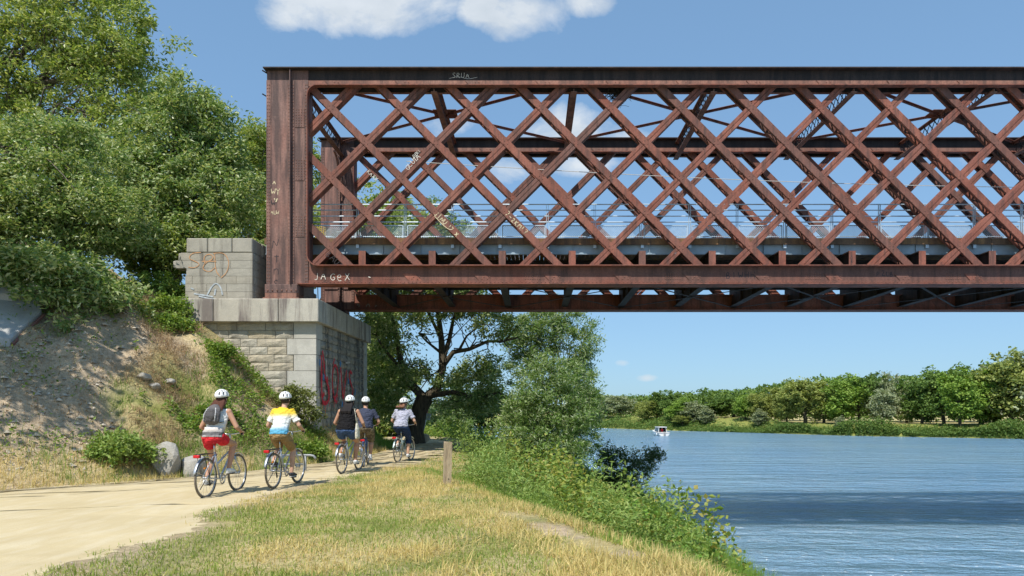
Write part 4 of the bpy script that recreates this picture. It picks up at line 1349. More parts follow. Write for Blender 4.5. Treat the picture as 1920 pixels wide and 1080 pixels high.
def rand_lobes(seed, w_, h_, z0, k):
    r_ = random.Random(seed); o = [((0, 0, z0 + h_ * .5), (w_ * .62, w_ * .62, h_ * .45))]
    for i in range(k):
        a = 6.283 * i / k + r_.uniform(-.5, .5); f = r_.uniform(.35, .62)
        zz = z0 + h_ * r_.uniform(.2, .82); sq = 1 - abs((zz - z0) / h_ - .45) * .7
        o.append(((w_ * f * math.cos(a) * sq, w_ * f * math.sin(a) * sq, zz), (w_ * r_.uniform(.3, .48), w_ * r_.uniform(.3, .48), h_ * r_.uniform(.16, .26))))
    return o


def at(px, py, Yd):
    return ((px - 1000) * Yd / 1300, Yd, 1.5 + (770 - py) * Yd / 1300)


def gz(x, y, dz=0.0):
    return (x, y, h1(x, y) + dz)


# big trees behind the left end of the bridge (on the embankment)
def tree_px(name, label, bx, by, lobes_px, n, trunk_h, trunk_r, **kw):
    b_ = gz(bx, by)
    L = []
    for (px, py, Yd, rp, rv_) in lobes_px:     # px centre, depth, radius in px horizontally / vertically
        c = at(px, py, Yd); k_ = Yd / 1300
        L.append(((c[0] - b_[0], c[1] - b_[1], c[2] - b_[2]), (rp * k_, max(rp * k_ * .8, 1.2), rv_ * k_)))
    return tree(name, label, b_, trunk_h, trunk_r, L, n, **kw)


G1 = 'tall trees on the railway embankment'
tree_px('ash_tree', 'tallest leafy ash tree rising out of the top left corner', -24.5, 30.5,
        [(60, 60, 30, 150, 110), (190, 90, 30, 115, 105), (240, 190, 30, 85, 75), (90, 230, 29, 130, 90), (-60, 160, 30, 140, 150), (130, -70, 30.5, 120, 100), (200, 290, 29, 80, 60), (265, 110, 30.5, 45, 45)],
        58000, 7.0, .36, leaf=(.20, .082), mat=leaf_ash, seed=21, clump=.48, per=95, group=G1, twigs=150)
tree_px('ash_tree', 'broad ash tree left of the abutment, between the tallest tree and the bridge', -14.2, 27.2,
        [(330, 250, 27, 85, 85), (395, 260, 27.5, 60, 75), (300, 350, 26.3, 105, 80), (400, 380, 26.6, 90, 80), (345, 190, 27, 55, 50), (330, 455, 26, 100, 55), (250, 330, 26.5, 80, 90), (270, 485, 25.5, 70, 32), (430, 470, 26, 60, 45), (200, 470, 25, 70, 35), (430, 330, 27.5, 50, 70)],
        62000, 4.5, .3, leaf=(.175, .074), mat=leaf_ash_b, seed=22, clump=.42, per=95, group=G1, twigs=140)
tree_px('ash_tree', 'yellowish green ash tree right behind the rusty end post', -12.0, 32.5,
        [(455, 320, 32, 60, 75), (500, 300, 33, 55, 60), (440, 420, 31.5, 80, 70), (520, 400, 33, 70, 80), (470, 260, 32.5, 45, 38), (560, 330, 34, 60, 60)],
        34000, 4.0, .26, leaf=(.17, .07), mat=leaf_ash, seed=23, clump=.4, per=85, group=G1, twigs=40)
tree_px('ash_tree', 'low bushy ash tree overhanging the shady left edge of the bank', -17.6, 21.8,
        [(60, 370, 21, 125, 80), (150, 410, 21, 105, 62), (20, 440, 20.5, 100, 55), (215, 400, 22, 70, 60), (-90, 370, 20, 120, 110), (100, 290, 22, 115, 65), (240, 435, 23, 55, 34)],
        52000, 3.4, .24, leaf=(.14, .06), mat=leaf_ash_b, seed=24, clump=.36, per=95, group=G1, twigs=140)
tree_px('elder_tree', 'dark multi-stemmed shrub hanging over the concrete ramp', -14.6, 18.6,
        [(70, 505, 18.2, 85, 30), (145, 525, 18.8, 62, 40), (200, 560, 19, 42, 42), (20, 490, 18, 75, 34), (165, 600, 18.7, 24, 36), (110, 560, 18.5, 26, 30), ],
        11000, .7, .08, leaf=(.16, .07), mat=leaf_ash_b, bark=bark_grey, seed=25, clump=.36, group=None, cat='shrub', twigs=60)
tree_px('hedge_bush', 'tall leafy bush filling the gap left of the grey stone block', -12.9, 25.2,
        [(310, 470, 25, 40, 34), (345, 470, 25.2, 36, 42), (270, 470, 25.5, 40, 24)], 6500, .8, .07, leaf=(.17, .08), mat=leaf_ash, seed=28, clump=.36, cat='bush', twigs=20)
# trees standing left of the picture, which shade the bank
tree('ash_tree', 'shade tree standing left of the picture beside the sandy path', gz(-17.8, 12.6), 4.2, .28, rand_lobes(5, 3.6, 7.4, 3.4, 8), 11500, (.25, .11), leaf_ash, seed=26, clump=.6, group=G1)
b_ = gz(-15.4, 9.6)
tree('ash_tree', 'taller shade tree left of the picture near the foot of the bank', b_, 5.2, .3, [((1.2, .9, 9.3 - b_[2]), (2.6, 2.5, 1.8)), ((-.8, .5, 10.2 - b_[2]), (2.3, 2.3, 1.7)), ((.6, 2.6, 9.6 - b_[2]), (2.0, 2.2, 1.5)), ((-1.5, -1.2, 9 - b_[2]), (2.0, 2.0, 1.6)), ((1.6, 3.8, 10.6 - b_[2]), (1.6, 1.8, 1.2))], 11500, (.29, .13), leaf_ash, seed=27, clump=.65, group=G1)

# the old tree by the path beyond the bridge: dark leaning trunk, open crown
TB = (-5.25, 31.0)
tz = h1(*TB)
old = thing('old_tree', 'old dark tree with leaning forked trunk beside the path beyond the bridge', 'tree', (TB[0], TB[1], tz))
r_ = np.random.default_rng(31)


def rel(px, py, Yd):
    c = at(px, py, Yd); return (c[0] - TB[0], c[1] - TB[1], c[2] - tz)


mb = MB()
mb.tube([(0, 0, -.3), rel(778, 808, 31), rel(786, 770, 31), rel(797, 745, 31)], [.52, .40, .36, .40], 10, cap=False)
LIMBS = [([(797, 748, 31), (765, 715, 31), (752, 680, 30.8), (745, 640, 30.6), (735, 590, 30.4)], .21, .08),
         ([(797, 748, 31), (820, 728, 31.2), (830, 690, 31.5), (828, 640, 31.7), (822, 590, 32), (815, 520, 32)], .24, .08),
         ([(828, 690, 31.5), (850, 660, 31.3), (880, 655, 31), (915, 640, 30.8), (945, 640, 30.6)], .13, .05),
         ([(828, 680, 31.6), (842, 640, 32), (850, 600, 32.2), (870, 540, 32.5)], .14, .05),
         ([(805, 742, 31), (850, 735, 30.6), (900, 748, 30.2), (935, 735, 30)], .14, .05),
         ([(752, 690, 30.8), (725, 660, 30), (705, 630, 29.6)], .09, .03), ([(825, 660, 31.6), (800, 640, 31.4), (785, 625, 31.2)], .07, .025),
         ([(860, 658, 31.2), (875, 630, 31), (905, 605, 30.8)], .07, .025), ([(830, 640, 31.7), (805, 590, 31.8), (780, 540, 31.6)], .1, .03)]
tips = []
for (pp, ra, rb) in LIMBS:
    pts = [rel(*q) for q in pp]; n = len(pts)
    mb.tube(pts, [ra + (rb - ra) * i / (n - 1) for i in range(n)], 7, cap=False); tips += pts[2:]
for i in range(70):
    a = tips[r_.integers(len(tips))]; d = r_.normal(size=3) * np.array([1.0, .8, .7]); limb(mb, a, np.array(a) + d, .035, .008, r_, 4, .35, 4)
mb.build('trunk', bark_dark, old, True, fix=False)
LB = [(715, 620, 29.8, 40, 55), (735, 690, 30.5, 40, 55), (770, 600, 30.8, 55, 34), (810, 540, 32, 85, 50), (860, 480, 32.5, 75, 60), (800, 430, 32.5, 70, 60), (880, 570, 31.5, 70, 28), (925, 610, 30.8, 50, 32),
      (860, 705, 31, 55, 22), (905, 690, 30.6, 45, 30), (880, 760, 30.2, 60, 26), (930, 730, 30, 45, 36), (775, 690, 31.2, 30, 34), (730, 760, 31.5, 38, 45), (700, 700, 31.5, 32, 70), (770, 480, 31.5, 60, 60), (715, 560, 31, 50, 50)]
lobes = []
for (px, py, Yd, rp, rv_) in LB:
    lobes.append((rel(px, py, Yd), (rp * Yd / 1300, max(.8, rp * Yd / 1300 * .8), rv_ * Yd / 1300)))
P, out, cl = crown_points(lobes, 56000, r_, .36, 80, .3)
link('crown', leaves_mesh('crown', P, .155, .066, leaf_ash_b, r_, .35, out, .1), old)

# silvery willow on the bank behind the bridge, and its greener neighbour
tree_px('willow_tree', 'silvery leaved willow bush on the river bank under the bridge', .75, 21.6,
        [(1035, 770, 21.5, 68, 62), (1085, 790, 21.5, 42, 62), (985, 750, 21.5, 36, 46), (1055, 705, 21.7, 40, 36), (1000, 815, 21.3, 58, 44), (1015, 690, 21.8, 24, 30), (1105, 745, 21.7, 18, 36), (960, 800, 21.5, 36, 36), (1060, 850, 21, 55, 36), (1010, 880, 20.6, 45, 24)],
        34000, 1.4, .09, leaf=(.13, .034), mat=leaf_willow, seed=33, clump=.24, per=55, cat='tree', droop=-.35, shell=.4, twigs=70)
tree_px('willow_tree', 'taller grey green willow standing behind the silvery bush', 2.0, 38.5,
        [(1070, 640, 38, 50, 60), (1010, 620, 38, 60, 45), (1095, 690, 38, 32, 60), (980, 660, 38.4, 45, 60), (1040, 585, 38.4, 40, 26), (1085, 760, 38, 36, 60)],
        20000, 3.0, .14, leaf=(.22, .055), mat=leaf_willow, seed=34, clump=.42, cat='tree', droop=-.3, shell=.4, twigs=70)
tree_px('overhanging_shrub', 'dark shrub leaning out over the water in the bridge shadow', 3.3, 28.9,
        [(1165, 880, 28.6, 42, 38), (1205, 870, 28.8, 26, 26), (1140, 850, 28.6, 30, 24), (1180, 905, 28.4, 36, 22), (1232, 852, 29, 12, 12), (1150, 910, 28.3, 30, 22)],
        6500, .8, .06, leaf=(.15, .045), mat=leaf_dark, seed=35, clump=.26, per=34, cat='shrub', droop=-.3, shell=.3, twigs=60)
# further vegetation on the left bank beyond the bridge
tree_px('silver_bush', 'rounded silver leaved bush beyond the trunk of the old tree', -7.6, 50.5,
        [(835, 790, 50, 40, 28), (865, 795, 50.5, 26, 20), (810, 800, 50, 22, 18)], 7000, .8, .08, leaf=(.24, .08), mat=leaf_willow, seed=36, clump=.4, cat='bush')
tree_px('bank_tree', 'dark rounded tree over the water beyond the silver bush', -4.0, 58,
        [(890, 760, 58, 50, 40), (850, 740, 60, 45, 40), (930, 770, 57, 40, 40)], 9000, 2.0, .14, leaf=(.32, .14), mat=leaf_dark, seed=37, clump=.6)
tree_px('bank_tree', 'bright green tree seen between pier and old trunk', -11.5, 40,
        [(705, 640, 39, 40, 60), (715, 740, 39, 38, 60), (690, 800, 39, 30, 30), (745, 700, 40, 36, 40), (740, 800, 40, 36, 30)], 12000, 2.5, .18, leaf=(.28, .12), mat=leaf_ash, seed=38, clump=.55)
tree_px('bank_tree', 'wide green tree behind the embankment seen through the lattice', -16, 46,
        [(640, 470, 45, 60, 60), (700, 420, 46, 70, 70), (760, 440, 47, 55, 60), (600, 420, 44, 50, 70), (560, 470, 44, 50, 60), (690, 520, 45, 70, 40)], 15000, 4.0, .25, leaf=(.34, .14), mat=leaf_ash, seed=39, clump=.7)

# bushes at the foot of the pier and on the bank
tree('olive_bush', 'olive green bush growing against the corner of the stone pier', gz(-7.15, 20.9), .5, .05, lob((0, 0, .55, .62, .5, .5), (.35, .1, .35, .45, .4, .35), (-.5, 0, .35, .5, .45, .35), (.1, -.2, .9, .35, .35, .3)), 5200, (.10, .045), leaf_olive, seed=41, clump=.2, cat='bush', twigs=16)
for i, (x, y, s_, lab) in enumerate([(-11.2, 21.2, .55, 'bright green bush tucked under the left end of the cap stone'), (-10.6, 20.4, .42, 'small leafy bush on the slope below the abutment wall'),
                                     (-9.2, 20.2, .40, 'low green bush halfway down the slope by the wall'), (-12.3, 22.6, .8, 'green bush on the slope left of the grey stone block'),
                                     (-8.3, 18.1, .38, 'scrubby green bush above the second rider'), (-8.9, 14.9, .62, 'loose weedy bush behind the pale boulders'), (-13.2, 20.6, .55, 'shaded green bush beside the climbing track'),
                                     (-12.9, 24.0, .8, 'sunlit green bush at the top of the track by the block'), (-6.35, 19.6, .4, 'grassy green bush beside the third rider'), (-13.9, 15.6, .55, 'dark low bush at the left edge of the bank')]):
    tree('low_bush', lab, gz(x, y), .25 * s_ * 2, .03, lob((0, 0, .5 * s_, s_, s_ * .9, s_ * .55), (.6 * s_, .1, .3 * s_, .6 * s_, .6 * s_, .35 * s_), (-.6 * s_, .1, .35 * s_, .55 * s_, .6 * s_, .4 * s_)),
         int(4200 * s_ + 800), (.10, .055), leaf_shrub if i != 5 else leaf_nettle, seed=50 + i, clump=.2, cat='bush', group='bushes on the embankment', twigs=12)


# ---- ground cover (nobody could count it)
def scatter(n, x0, x1, y0, y1, dens, rngs):
    """rejection-sample points, weighted by dens(x,y) in 0..1"""
    X_ = rngs.uniform(x0, x1, n); Y_ = rngs.uniform(y0, y1, n)
    k_ = rngs.uniform(size=n) < dens(X_, Y_)
    return X_[k_], Y_[k_]


def in_view(X_, Y_, m=1.15):
    """keep density where the ground can be looked at; it thins out beyond"""
    return np.where(np.abs(X_ / np.maximum(Y_, 1) + .02) < .78 * m, 1.0, .25)


def blades(name, X_, Y_, hgt, wid, mat, rngs, lean=.35, label=None, cat='grass', zoff=-.01):
    n = len(X_); Z_ = height(X_, Y_) + zoff
    B = np.stack([X_, Y_, Z_], 1)
    a = rngs.uniform(0, 2 * np.pi, n); s = np.stack([np.cos(a), np.sin(a), np.zeros(n)], 1)
    la = rngs.uniform(0, 2 * np.pi, n); ln = np.abs(rngs.normal(size=n)) * lean
    H = (hgt if np.ndim(hgt) else np.full(n, hgt)) * rngs.uniform(.55, 1.35, n)
    T = np.stack([np.cos(la) * ln * H, np.sin(la) * ln * H, H * np.maximum(.35, 1 - ln * .45)], 1)
    W = (wid * rngs.uniform(.7, 1.3, n))[:, None]
    mid = B + T * .5 + np.array([0, 0, 1]) * (H * .10)[:, None]
    V = np.stack([B - s * W * .5, B + s * W * .5, mid + s * W * .38, mid - s * W * .38, B + T], 1).reshape(-1, 3)
    base = np.arange(n)[:, None] * 5
    q = base + np.array([[0, 1, 2, 3]]); tr = base + np.array([[3, 2, 4, 4]])
    # triangles as separate polygons
    me = bpy.data.meshes.new(name)
    me.vertices.add(len(V)); me.vertices.foreach_set('co', V.astype(np.float32).ravel())
    loops = np.concatenate([np.concatenate([q, tr[:, :3]], 1).ravel()]).astype(np.int32)
    me.loops.add(len(loops)); me.loops.foreach_set('vertex_index', loops)
    me.polygons.add(2 * n)
    st = (np.arange(n)[:, None] * 7 + np.array([[0, 4]])).ravel().astype(np.int32)
    me.polygons.foreach_set('loop_start', st); me.polygons.foreach_set('loop_total', np.tile([4, 3], n).astype(np.int32))
    me.update(calc_edges=True); me.materials.append(mat)
    return tag(link(name, me), label, cat, kind='stuff')


rg = np.random.default_rng(77)


def flat_ok(x, y):
    return (poly_sd(x, y, EMB) < 0.1)


def dryness(x, y):
    return sstep(.40, .60, fbm(x * .42 + 5, y * .42, 81) * .55 + fbm(x * 1.5, y * 1.5, 83) * .45 + .10 * sstep(-2.5, .5, x) * sstep(12, 8, y) - .10 * sstep(-1.8, -3.6, x) * sstep(16, 11, y) - .05 * sstep(9, 7, y) * sstep(0, -2, x))


def path_gap(x, y):
    pd = poly_sd(x, y, PATH) + (fbm(x * 1.3, y * 1.3, 85) - .5) * 1.5 + (fbm(x * 5, y * 5, 87) - .5) * 1.1
    return sstep(.02, -.5, pd) * sstep(.1, .3, track_d(x, y))


def bank_w(x, y):
    return -poly_sd(x, y, RIV) / (4.4 + 4.0 * sstep(5, 19, y)) + (fbm(x * .9, y * .9, 119) - .5) * .22 * sstep(.3, .6, -poly_sd(x, y, RIV) / 6)


def near_boost(y):
    return np.clip(1.35 - y / 20, .30, 1.0)


f = lambda x, y: flat_ok(x, y) * path_gap(x, y) * dryness(x, y) * sstep(.78, .98, bank_w(x, y)) * near_boost(y) * in_view(x, y)
X_, Y_ = scatter(330000, -7, 4.5, 4.6, 26, f, rg)
blades('dry_grass', X_, Y_, .055 + .08 * sstep(-1.5, .5, X_) * sstep(12, 8, Y_) + .09 * fbm(X_, Y_, 3), .0085, grass_dry, rg, 1.0, 'dry yellow mown grass between the sandy path and the river bank')
f = lambda x, y: flat_ok(x, y) * path_gap(x, y) * (1.08 - dryness(x, y)) * sstep(.72, .95, bank_w(x, y)) * near_boost(y) * in_view(x, y)
X_, Y_ = scatter(420000, -7, 4.5, 4.6, 30, f, rg)
blades('green_grass', X_, Y_, .04 + .05 * fbm(X_, Y_, 5), .009, grass_green, rg, 1.0, 'short green grass in patches between path and river bank')
f = lambda x, y: flat_ok(x, y) * sstep(1.08, .84, bank_w(x, y)) * sstep(-.02, .04, bank_w(x, y)) * near_boost(y) * in_view(x, y) * sstep(.12, .35, track_d(x, y)) * (.35 + .65 * sstep(.35, .6, fbm(x * 1.1, y * 1.1, 121)))
X_, Y_ = scatter(170000, -6, 7, 4.6, 34, f, rg)
blades('bank_grass', X_, Y_, .14 + .38 * fbm(X_ * .9, Y_ * .9, 7) * sstep(1.0, .6, bank_w(X_, Y_)), .010, grass_lush, rg, .6, 'long lush green grass on the slope down to the river')
# reeds right at the water
f = lambda x, y: sstep(.16, .05, bank_w(x, y)) * sstep(-.06, 0, bank_w(x, y)) * in_view(x, y)
X_, Y_ = scatter(60000, 2, 7.5, 5, 40, f, rg)
blades('reeds', X_, Y_, .75, .014, grass_lush, rg, .3, 'upright reeds along the near water edge', 'reeds')
# verge along the left edge of the path and the toe of the bank
f = lambda x, y: sstep(1.7, .2, poly_sd(x, y, EMB)) * sstep(.05, -.3, poly_sd(x, y, PATH) + (fbm(x * 2, y * 2, 91) - .5) * .8) * sstep(-1.6, .1, poly_sd(x, y, EMB)) * in_view(x, y)
X_, Y_ = scatter(260000, -15, -3, 8, 34, f, rg)
dr = rg.uniform(size=len(X_)) < sstep(.35, .65, fbm(X_ * .7, Y_ * .7, 93) + .18 * sstep(16, 12, Y_))
blades('verge_dry_grass', X_[dr], Y_[dr], .20, .008, grass_dry, rg, .6, 'dry grass fringe along the foot of the embankment')
blades('verge_green_grass', X_[~dr], Y_[~dr], .24, .009, grass_lush, rg, .5, 'green grass fringe along the foot of the embankment')
# straw and dead stems lying on the embankment
emb_f = lambda x, y: sstep(.3, 1.0, poly_sd(x, y, EMB)) * (1 - .93 * bare(x, y)) * np.where((x > -11.1) & (x < -6.6) & (y > 21.6) & (y < 28.5), 0, 1) * (y < 26) * in_view(x, y)
X_, Y_ = scatter(170000, -15, -5.6, 11, 26, lambda x, y: emb_f(x, y) * sstep(.38, .58, fbm(x * 1.4, y * 1.4, 95)), rg)
blades('dead_stems', X_, Y_, .22, .010, straw, rg, 1.8, 'dead brown stems and straw lying on the embankment', 'dead stems')
X_, Y_ = scatter(90000, -15, -5.6, 11, 26, lambda x, y: emb_f(x, y) * sstep(.46, .56, fbm(x * .8, y * .8, 97)), rg)
blades('slope_grass', X_, Y_, .2, .010, grass_lush, rg, .6, 'green grass tufts on the embankment slope')


def cover(name, X_, Y_, hmax, leaf, mat, rngs, label, cat='plants', up=.5, lowest=.02):
    n = len(X_); Z_ = height(X_, Y_) + lowest + rngs.uniform(size=n) ** .8 * hmax
    P = np.stack([X_, Y_, Z_], 1)
    return tag(link(name, leaves_mesh(name, P, leaf[0], leaf[1], mat, rngs, up)), label, cat, kind='stuff')


X_, Y_ = scatter(120000, -15, -5.6, 11, 26, lambda x, y: emb_f(x, y) * sstep(.50, .58, fbm(x * .7 + 3, y * .7, 99) * .6 + fbm(x * 2, y * 2, 101) * .4), rg)
hh = .10 + .34 * fbm(X_ * 1.3, Y_ * 1.3, 103)
cover('trailing_plants', X_, Y_, hh, (.085, .055), leaf_shrub, rg, 'trailing green plants in patches over the embankment')
# weeds on the bare track
X_, Y_ = scatter(26000, -18, -7, 10, 26, lambda x, y: bare(x, y) * sstep(.4, 1.2, poly_sd(x, y, EMB)) * sstep(.56, .66, fbm(x * 1.1, y * 1.1, 105)), rg)
hx, hy = scatter(26000, -18, -7, 10, 27, lambda x, y: bare(x, y) * sstep(.4, 1.2, poly_sd(x, y, EMB)) * sstep(.5, .62, fbm(x * .9 + 3, y * .9, 123)), rg)
blades('leaf_litter', hx, hy, .06, .035, straw, rg, 2.2, 'dry leaf litter and twigs on the bare slope', 'leaf litter')
cover('sparse_weeds', X_, Y_, .18, (.07, .04), leaf_nettle, rg, 'sparse weeds on the bare stony part of the bank')
# river bank plants: brambles, tall weeds
bk = lambda x, y: flat_ok(x, y) * sstep(.86, .74, bank_w(x, y)) * sstep(.02, .08, bank_w(x, y)) * in_view(x, y)
X_, Y_ = scatter(230000, -5, 6.5, 9.5, 34, lambda x, y: bk(x, y) * sstep(.42, .52, fbm(x * .6, y * .6, 107)) * near_boost(y) * sstep(.28, .5, bank_w(x, y) + .012 * (y - 14)) * sstep(.25, .6, track_d(x, y)), rg)
hh = .1 + 1.3 * sstep(.32, .72, fbm(X_ * .9, Y_ * .9, 109))
hh = hh * sstep(.12, .55, bank_w(X_, Y_)) + .1
cover('bramble_thicket', X_, Y_, hh, (.095, .065), leaf_bramble, rg, 'tangled brambles with reddish leaves on the river bank', 'brambles')
X_, Y_ = scatter(190000, -5, 5.5, 9, 30, lambda x, y: flat_ok(x, y) * sstep(.95, .82, bank_w(x, y)) * sstep(.15, .3, bank_w(x, y)) * sstep(.57, .47, fbm(x * .6, y * .6, 107)) * sstep(.36, .5, fbm(x * 1.6 + 9, y * 1.6, 111)) * sstep(.2, .5, track_d(x, y)) * in_view(x, y), rg)
hh = .25 + 1.05 * sstep(.3, .75, fbm(X_ * 1.1, Y_ * 1.1, 113))
hh = hh * sstep(.12, .6, bank_w(X_, Y_)) + .1
cover('tall_weeds', X_, Y_, hh, (.10, .03), leaf_nettle, rg, 'tall pale green weeds along the top of the river bank', 'weeds')
X_, Y_ = scatter(120000, -13, 5, 29, 75, lambda x, y: (poly_sd(x, y, RIV) < -.2) * (poly_sd(x, y, PATH) < -.3) * sstep(.35, .5, fbm(x * .3, y * .3, 115)) * sstep(1.3, .9, bank_w(x, y)), rg)
cover('far_side_growth', X_, Y_, .3 + .8 * fbm(X_ * .6, Y_ * .6, 117), (.16, .08), leaf_shrub, rg, 'green undergrowth along the bank beyond the bridge', 'undergrowth')

# broad-leaved plants by the water: every plant a thing of its own
def broad_plant(label, x, y, s_, seed):
    r2 = random.Random(seed)
    t_ = thing('broad_leaved_plant', label, 'plant', gz(x, y), 0, 'broad-leaved plants on the river bank')
    stems = MB(); lv = MB()
    s_ *= 1.45
    for i in range(int(110 * s_)):
        a = r2.uniform(0, 6.283); rr_ = s_ * math.sqrt(r2.uniform(.02, 1)); hz_ = s_ * r2.uniform(.35, 1.0) * (1 - .45 * rr_ / s_)
        px_, py_ = rr_ * math.cos(a), rr_ * math.sin(a)
        zz = h1(x + px_, y + py_) - h1(x, y)
        tip = Vector((px_, py_, hz_ + zz)); stems.tube([(px_ * .5, py_ * .5, zz * .5), tip], .006, 3, cap=False)
        q = Quaternion((0, 0, 1), r2.uniform(0, 6.283)) @ Quaternion((1, 0, 0), r2.uniform(-.7, .5))
        L = r2.uniform(.12, .22)
        out_ = [(-.15, 0, 0), (-.3, .55, -.05), (.2, .72, -.02), (.75, .45, -.04), (1.15, 0, -.18), (.75, -.45, -.04), (.2, -.72, -.02), (-.3, -.55, -.05)]
        lv.add([tip + q @ (Vector(p_) * L) for p_ in out_] + [tip + q @ Vector((.3 * L, 0, .10 * L))], [(k_, (k_ + 1) % 8, 8) for k_ in range(8)])
    stems.build('stem', leaf_nettle, t_, fix=False); lv.build('foliage', leaf_bright, t_, fix=False)
    return t_


for i, (px, Yd, s_, lab) in enumerate([(1225, 1005, .55, 'broad-leaved green plant in the middle of the bank below the brambles'), (1300, 1010, .6, 'broad-leaved plant nearest the dark patch of water'), (1190, 965, .55, 'broad-leaved plant just right of the brambles'),
                                        (1340, 1045, .5, 'broad-leaved plant close to the reeds at the water'), (1175, 925, .6, 'broad-leaved plant below the dark overhanging shrub'), (1270, 1050, .42, 'smallest broad-leaved plant low on the bank'),
                                        (1155, 990, .45, 'small broad-leaved plant beside the bare dirt track'), (1235, 960, .55, 'broad-leaved plant with pale flowers behind it')]):
    q_ = hit(px, Yd); broad_plant(lab, q_[0], q_[1], s_, 300 + i)
# white flower heads and a few yellow ones
fl = MB(); fq = hit(1185, 945)
for i in range(34):
    x = fq[0] + rnd.gauss(0, .25); y = fq[1] + rnd.gauss(0, .4); z = h1(x, y) + rnd.uniform(.5, .95); r_w = rnd.uniform(.02, .045)
    fl.add([(x + r_w * math.cos(a), y + r_w * math.sin(a), z + .3 * r_w * math.sin(3 * a)) for a in (0, 1.05, 2.1, 3.14, 4.2, 5.25)] + [(x, y, z + .015)], [(k, (k + 1) % 6, 6) for k in range(6)])
tag(fl.build('white_flowers', M_plain('white_petals', (0.75, 0.75, 0.68), 0.7)), 'cluster of small white flowers on the river bank', 'flowers', kind='stuff')

# ---- trees on the far bank: a few kinds, each tree an object of its own
def far_proto(kind, i, w_, h_):
    r2 = np.random.default_rng(700 + i)
    q5 = (i // 4) % 5
    L = rand_lobes(800 + i, w_ * (.95, .75, 1.15, .6, 1.05)[q5], h_ * .96, h_ * (.02, .0, .10, .02, .06)[q5], (14, 10, 16, 8, 7)[q5])
    P, out, cl = crown_points(L, 7000, r2, .7, 46, .5)
    cm_ = leaves_mesh('crown', P, .42, .27, FAR[kind], r2, .45, out, .05)
    mb_ = MB(); limb(mb_, (0, 0, -.4), (.2, 0, h_ * .45), .28, .16, r2, 5, .1, 6)
    for (c, rd) in L[1:5]: limb(mb_, (.1, 0, h_ * .22), c, .12, .04, r2, 4, .2, 4)
    return cm_, mb_.mesh('trunk', bark_dark)


PROT = {k: [far_proto(k, i * 4 + j, 4.2, 9.0) for i in range(5)] for j, k in enumerate(FAR)}
ORD = ['first', 'second', 'third', 'fourth', 'fifth', 'sixth', 'seventh', 'eighth', 'ninth', 'tenth', 'eleventh', 'twelfth', 'thirteenth', 'fourteenth', 'fifteenth', 'sixteenth', 'seventeenth', 'eighteenth', 'nineteenth', 'twentieth',
       'twenty-first', 'twenty-second', 'twenty-third', 'twenty-fourth', 'twenty-fifth', 'twenty-sixth', 'twenty-seventh', 'twenty-eighth', 'twenty-ninth', 'thirtieth', 'thirty-first', 'thirty-second', 'thirty-third', 'thirty-fourth']
COLW = {'deep': 'deep green', 'fresh': 'fresh green', 'olive': 'olive green', 'silver': 'silvery green'}
BANK = np.array([(-60, 245), (5, 200), (19, 177), (30, 158), (46, 139), (57, 124), (78, 110), (120, 88)], float)


def bank_Y(px):
    """depth of the far waterline seen in this picture column"""
    s_ = (px - 1000) / 1300
    for (x0, y0), (x1, y1) in zip(BANK[:-1], BANK[1:]):
        f0, f1 = x0 - s_ * y0, x1 - s_ * y1
        if f0 <= 0 <= f1:
            f_ = -f0 / (f1 - f0); return y0 + (y1 - y0) * f_
    return 110.0


FT = [(1125, 735, 8, 'silver', 7), (1160, 738, 9, 'silver', 6), (1205, 752, 12, 'olive', 4), (1215, 745, 5, 'olive', 5), (1232, 726, 8, 'deep', 5), (1258, 722, 7, 'deep', 5), (1275, 745, 3, 'fresh', 5), (1300, 748, 3, 'silver', 5), (1335, 750, 10, 'deep', 6), (1325, 760, 2, 'silver', 5),
      (1375, 742, 11, 'deep', 6), (1398, 732, 5, 'fresh', 5), (1425, 728, 4, 'olive', 6), (1455, 726, 9, 'olive', 6), (1475, 740, 3, 'olive', 5), (1510, 708, 4, 'olive', 7), (1545, 708, 6, 'olive', 7), (1580, 704, 6, 'fresh', 7), (1612, 700, 10, 'deep', 6),
      (1650, 698, 12, 'silver', 5), (1655, 720, 3, 'silver', 6), (1700, 712, 14, 'silver', 6), (1728, 693, 6, 'deep', 7), (1770, 688, 5, 'deep', 7), (1800, 690, 2, 'fresh', 7), (1840, 684, 5, 'fresh', 7), (1868, 672, 8, 'deep', 8), (1895, 655, 4, 'olive', 8), (1930, 650, 7, 'silver', 9), (1975, 655, 6, 'deep', 8),
      (1425, 765, 1, 'silver', 4), (1575, 778, .5, 'silver', 3), (1280, 778, .5, 'olive', 3.5)]
FT.sort(key=lambda a: a[0])
for i, (px, py, back, kind, wd) in enumerate(FT):
    Yd = bank_Y(px) + 2.5 + back; x = (px - 1000) * Yd / 1300
    zb = h1(x, Yd); topz = 1.5 + (770 - py) * Yd / 1300; hgt = max(2.5, topz - zb)
    small = hgt < 4.5
    lab = '%s %s %s on the far bank, %s along the row from the left' % ('low' if small else 'rounded' if i % 2 else 'spreading', COLW[kind], 'bush' if small else 'tree', ORD[i])
    t_ = thing('far_bank_tree', lab, 'bush' if small else 'tree', (x, Yd, zb), rnd.uniform(0, 6.28), 'trees along the far bank')
    sxy = wd / 8.4 * rnd.uniform(1.2, 1.8); sz = hgt / 9.4
    t_.scale = (sxy, sxy, sz)
    cm_, tm_ = PROT[kind][(i * 7) % 5]
    link('trunk', tm_, t_); link('crown', cm_, t_)
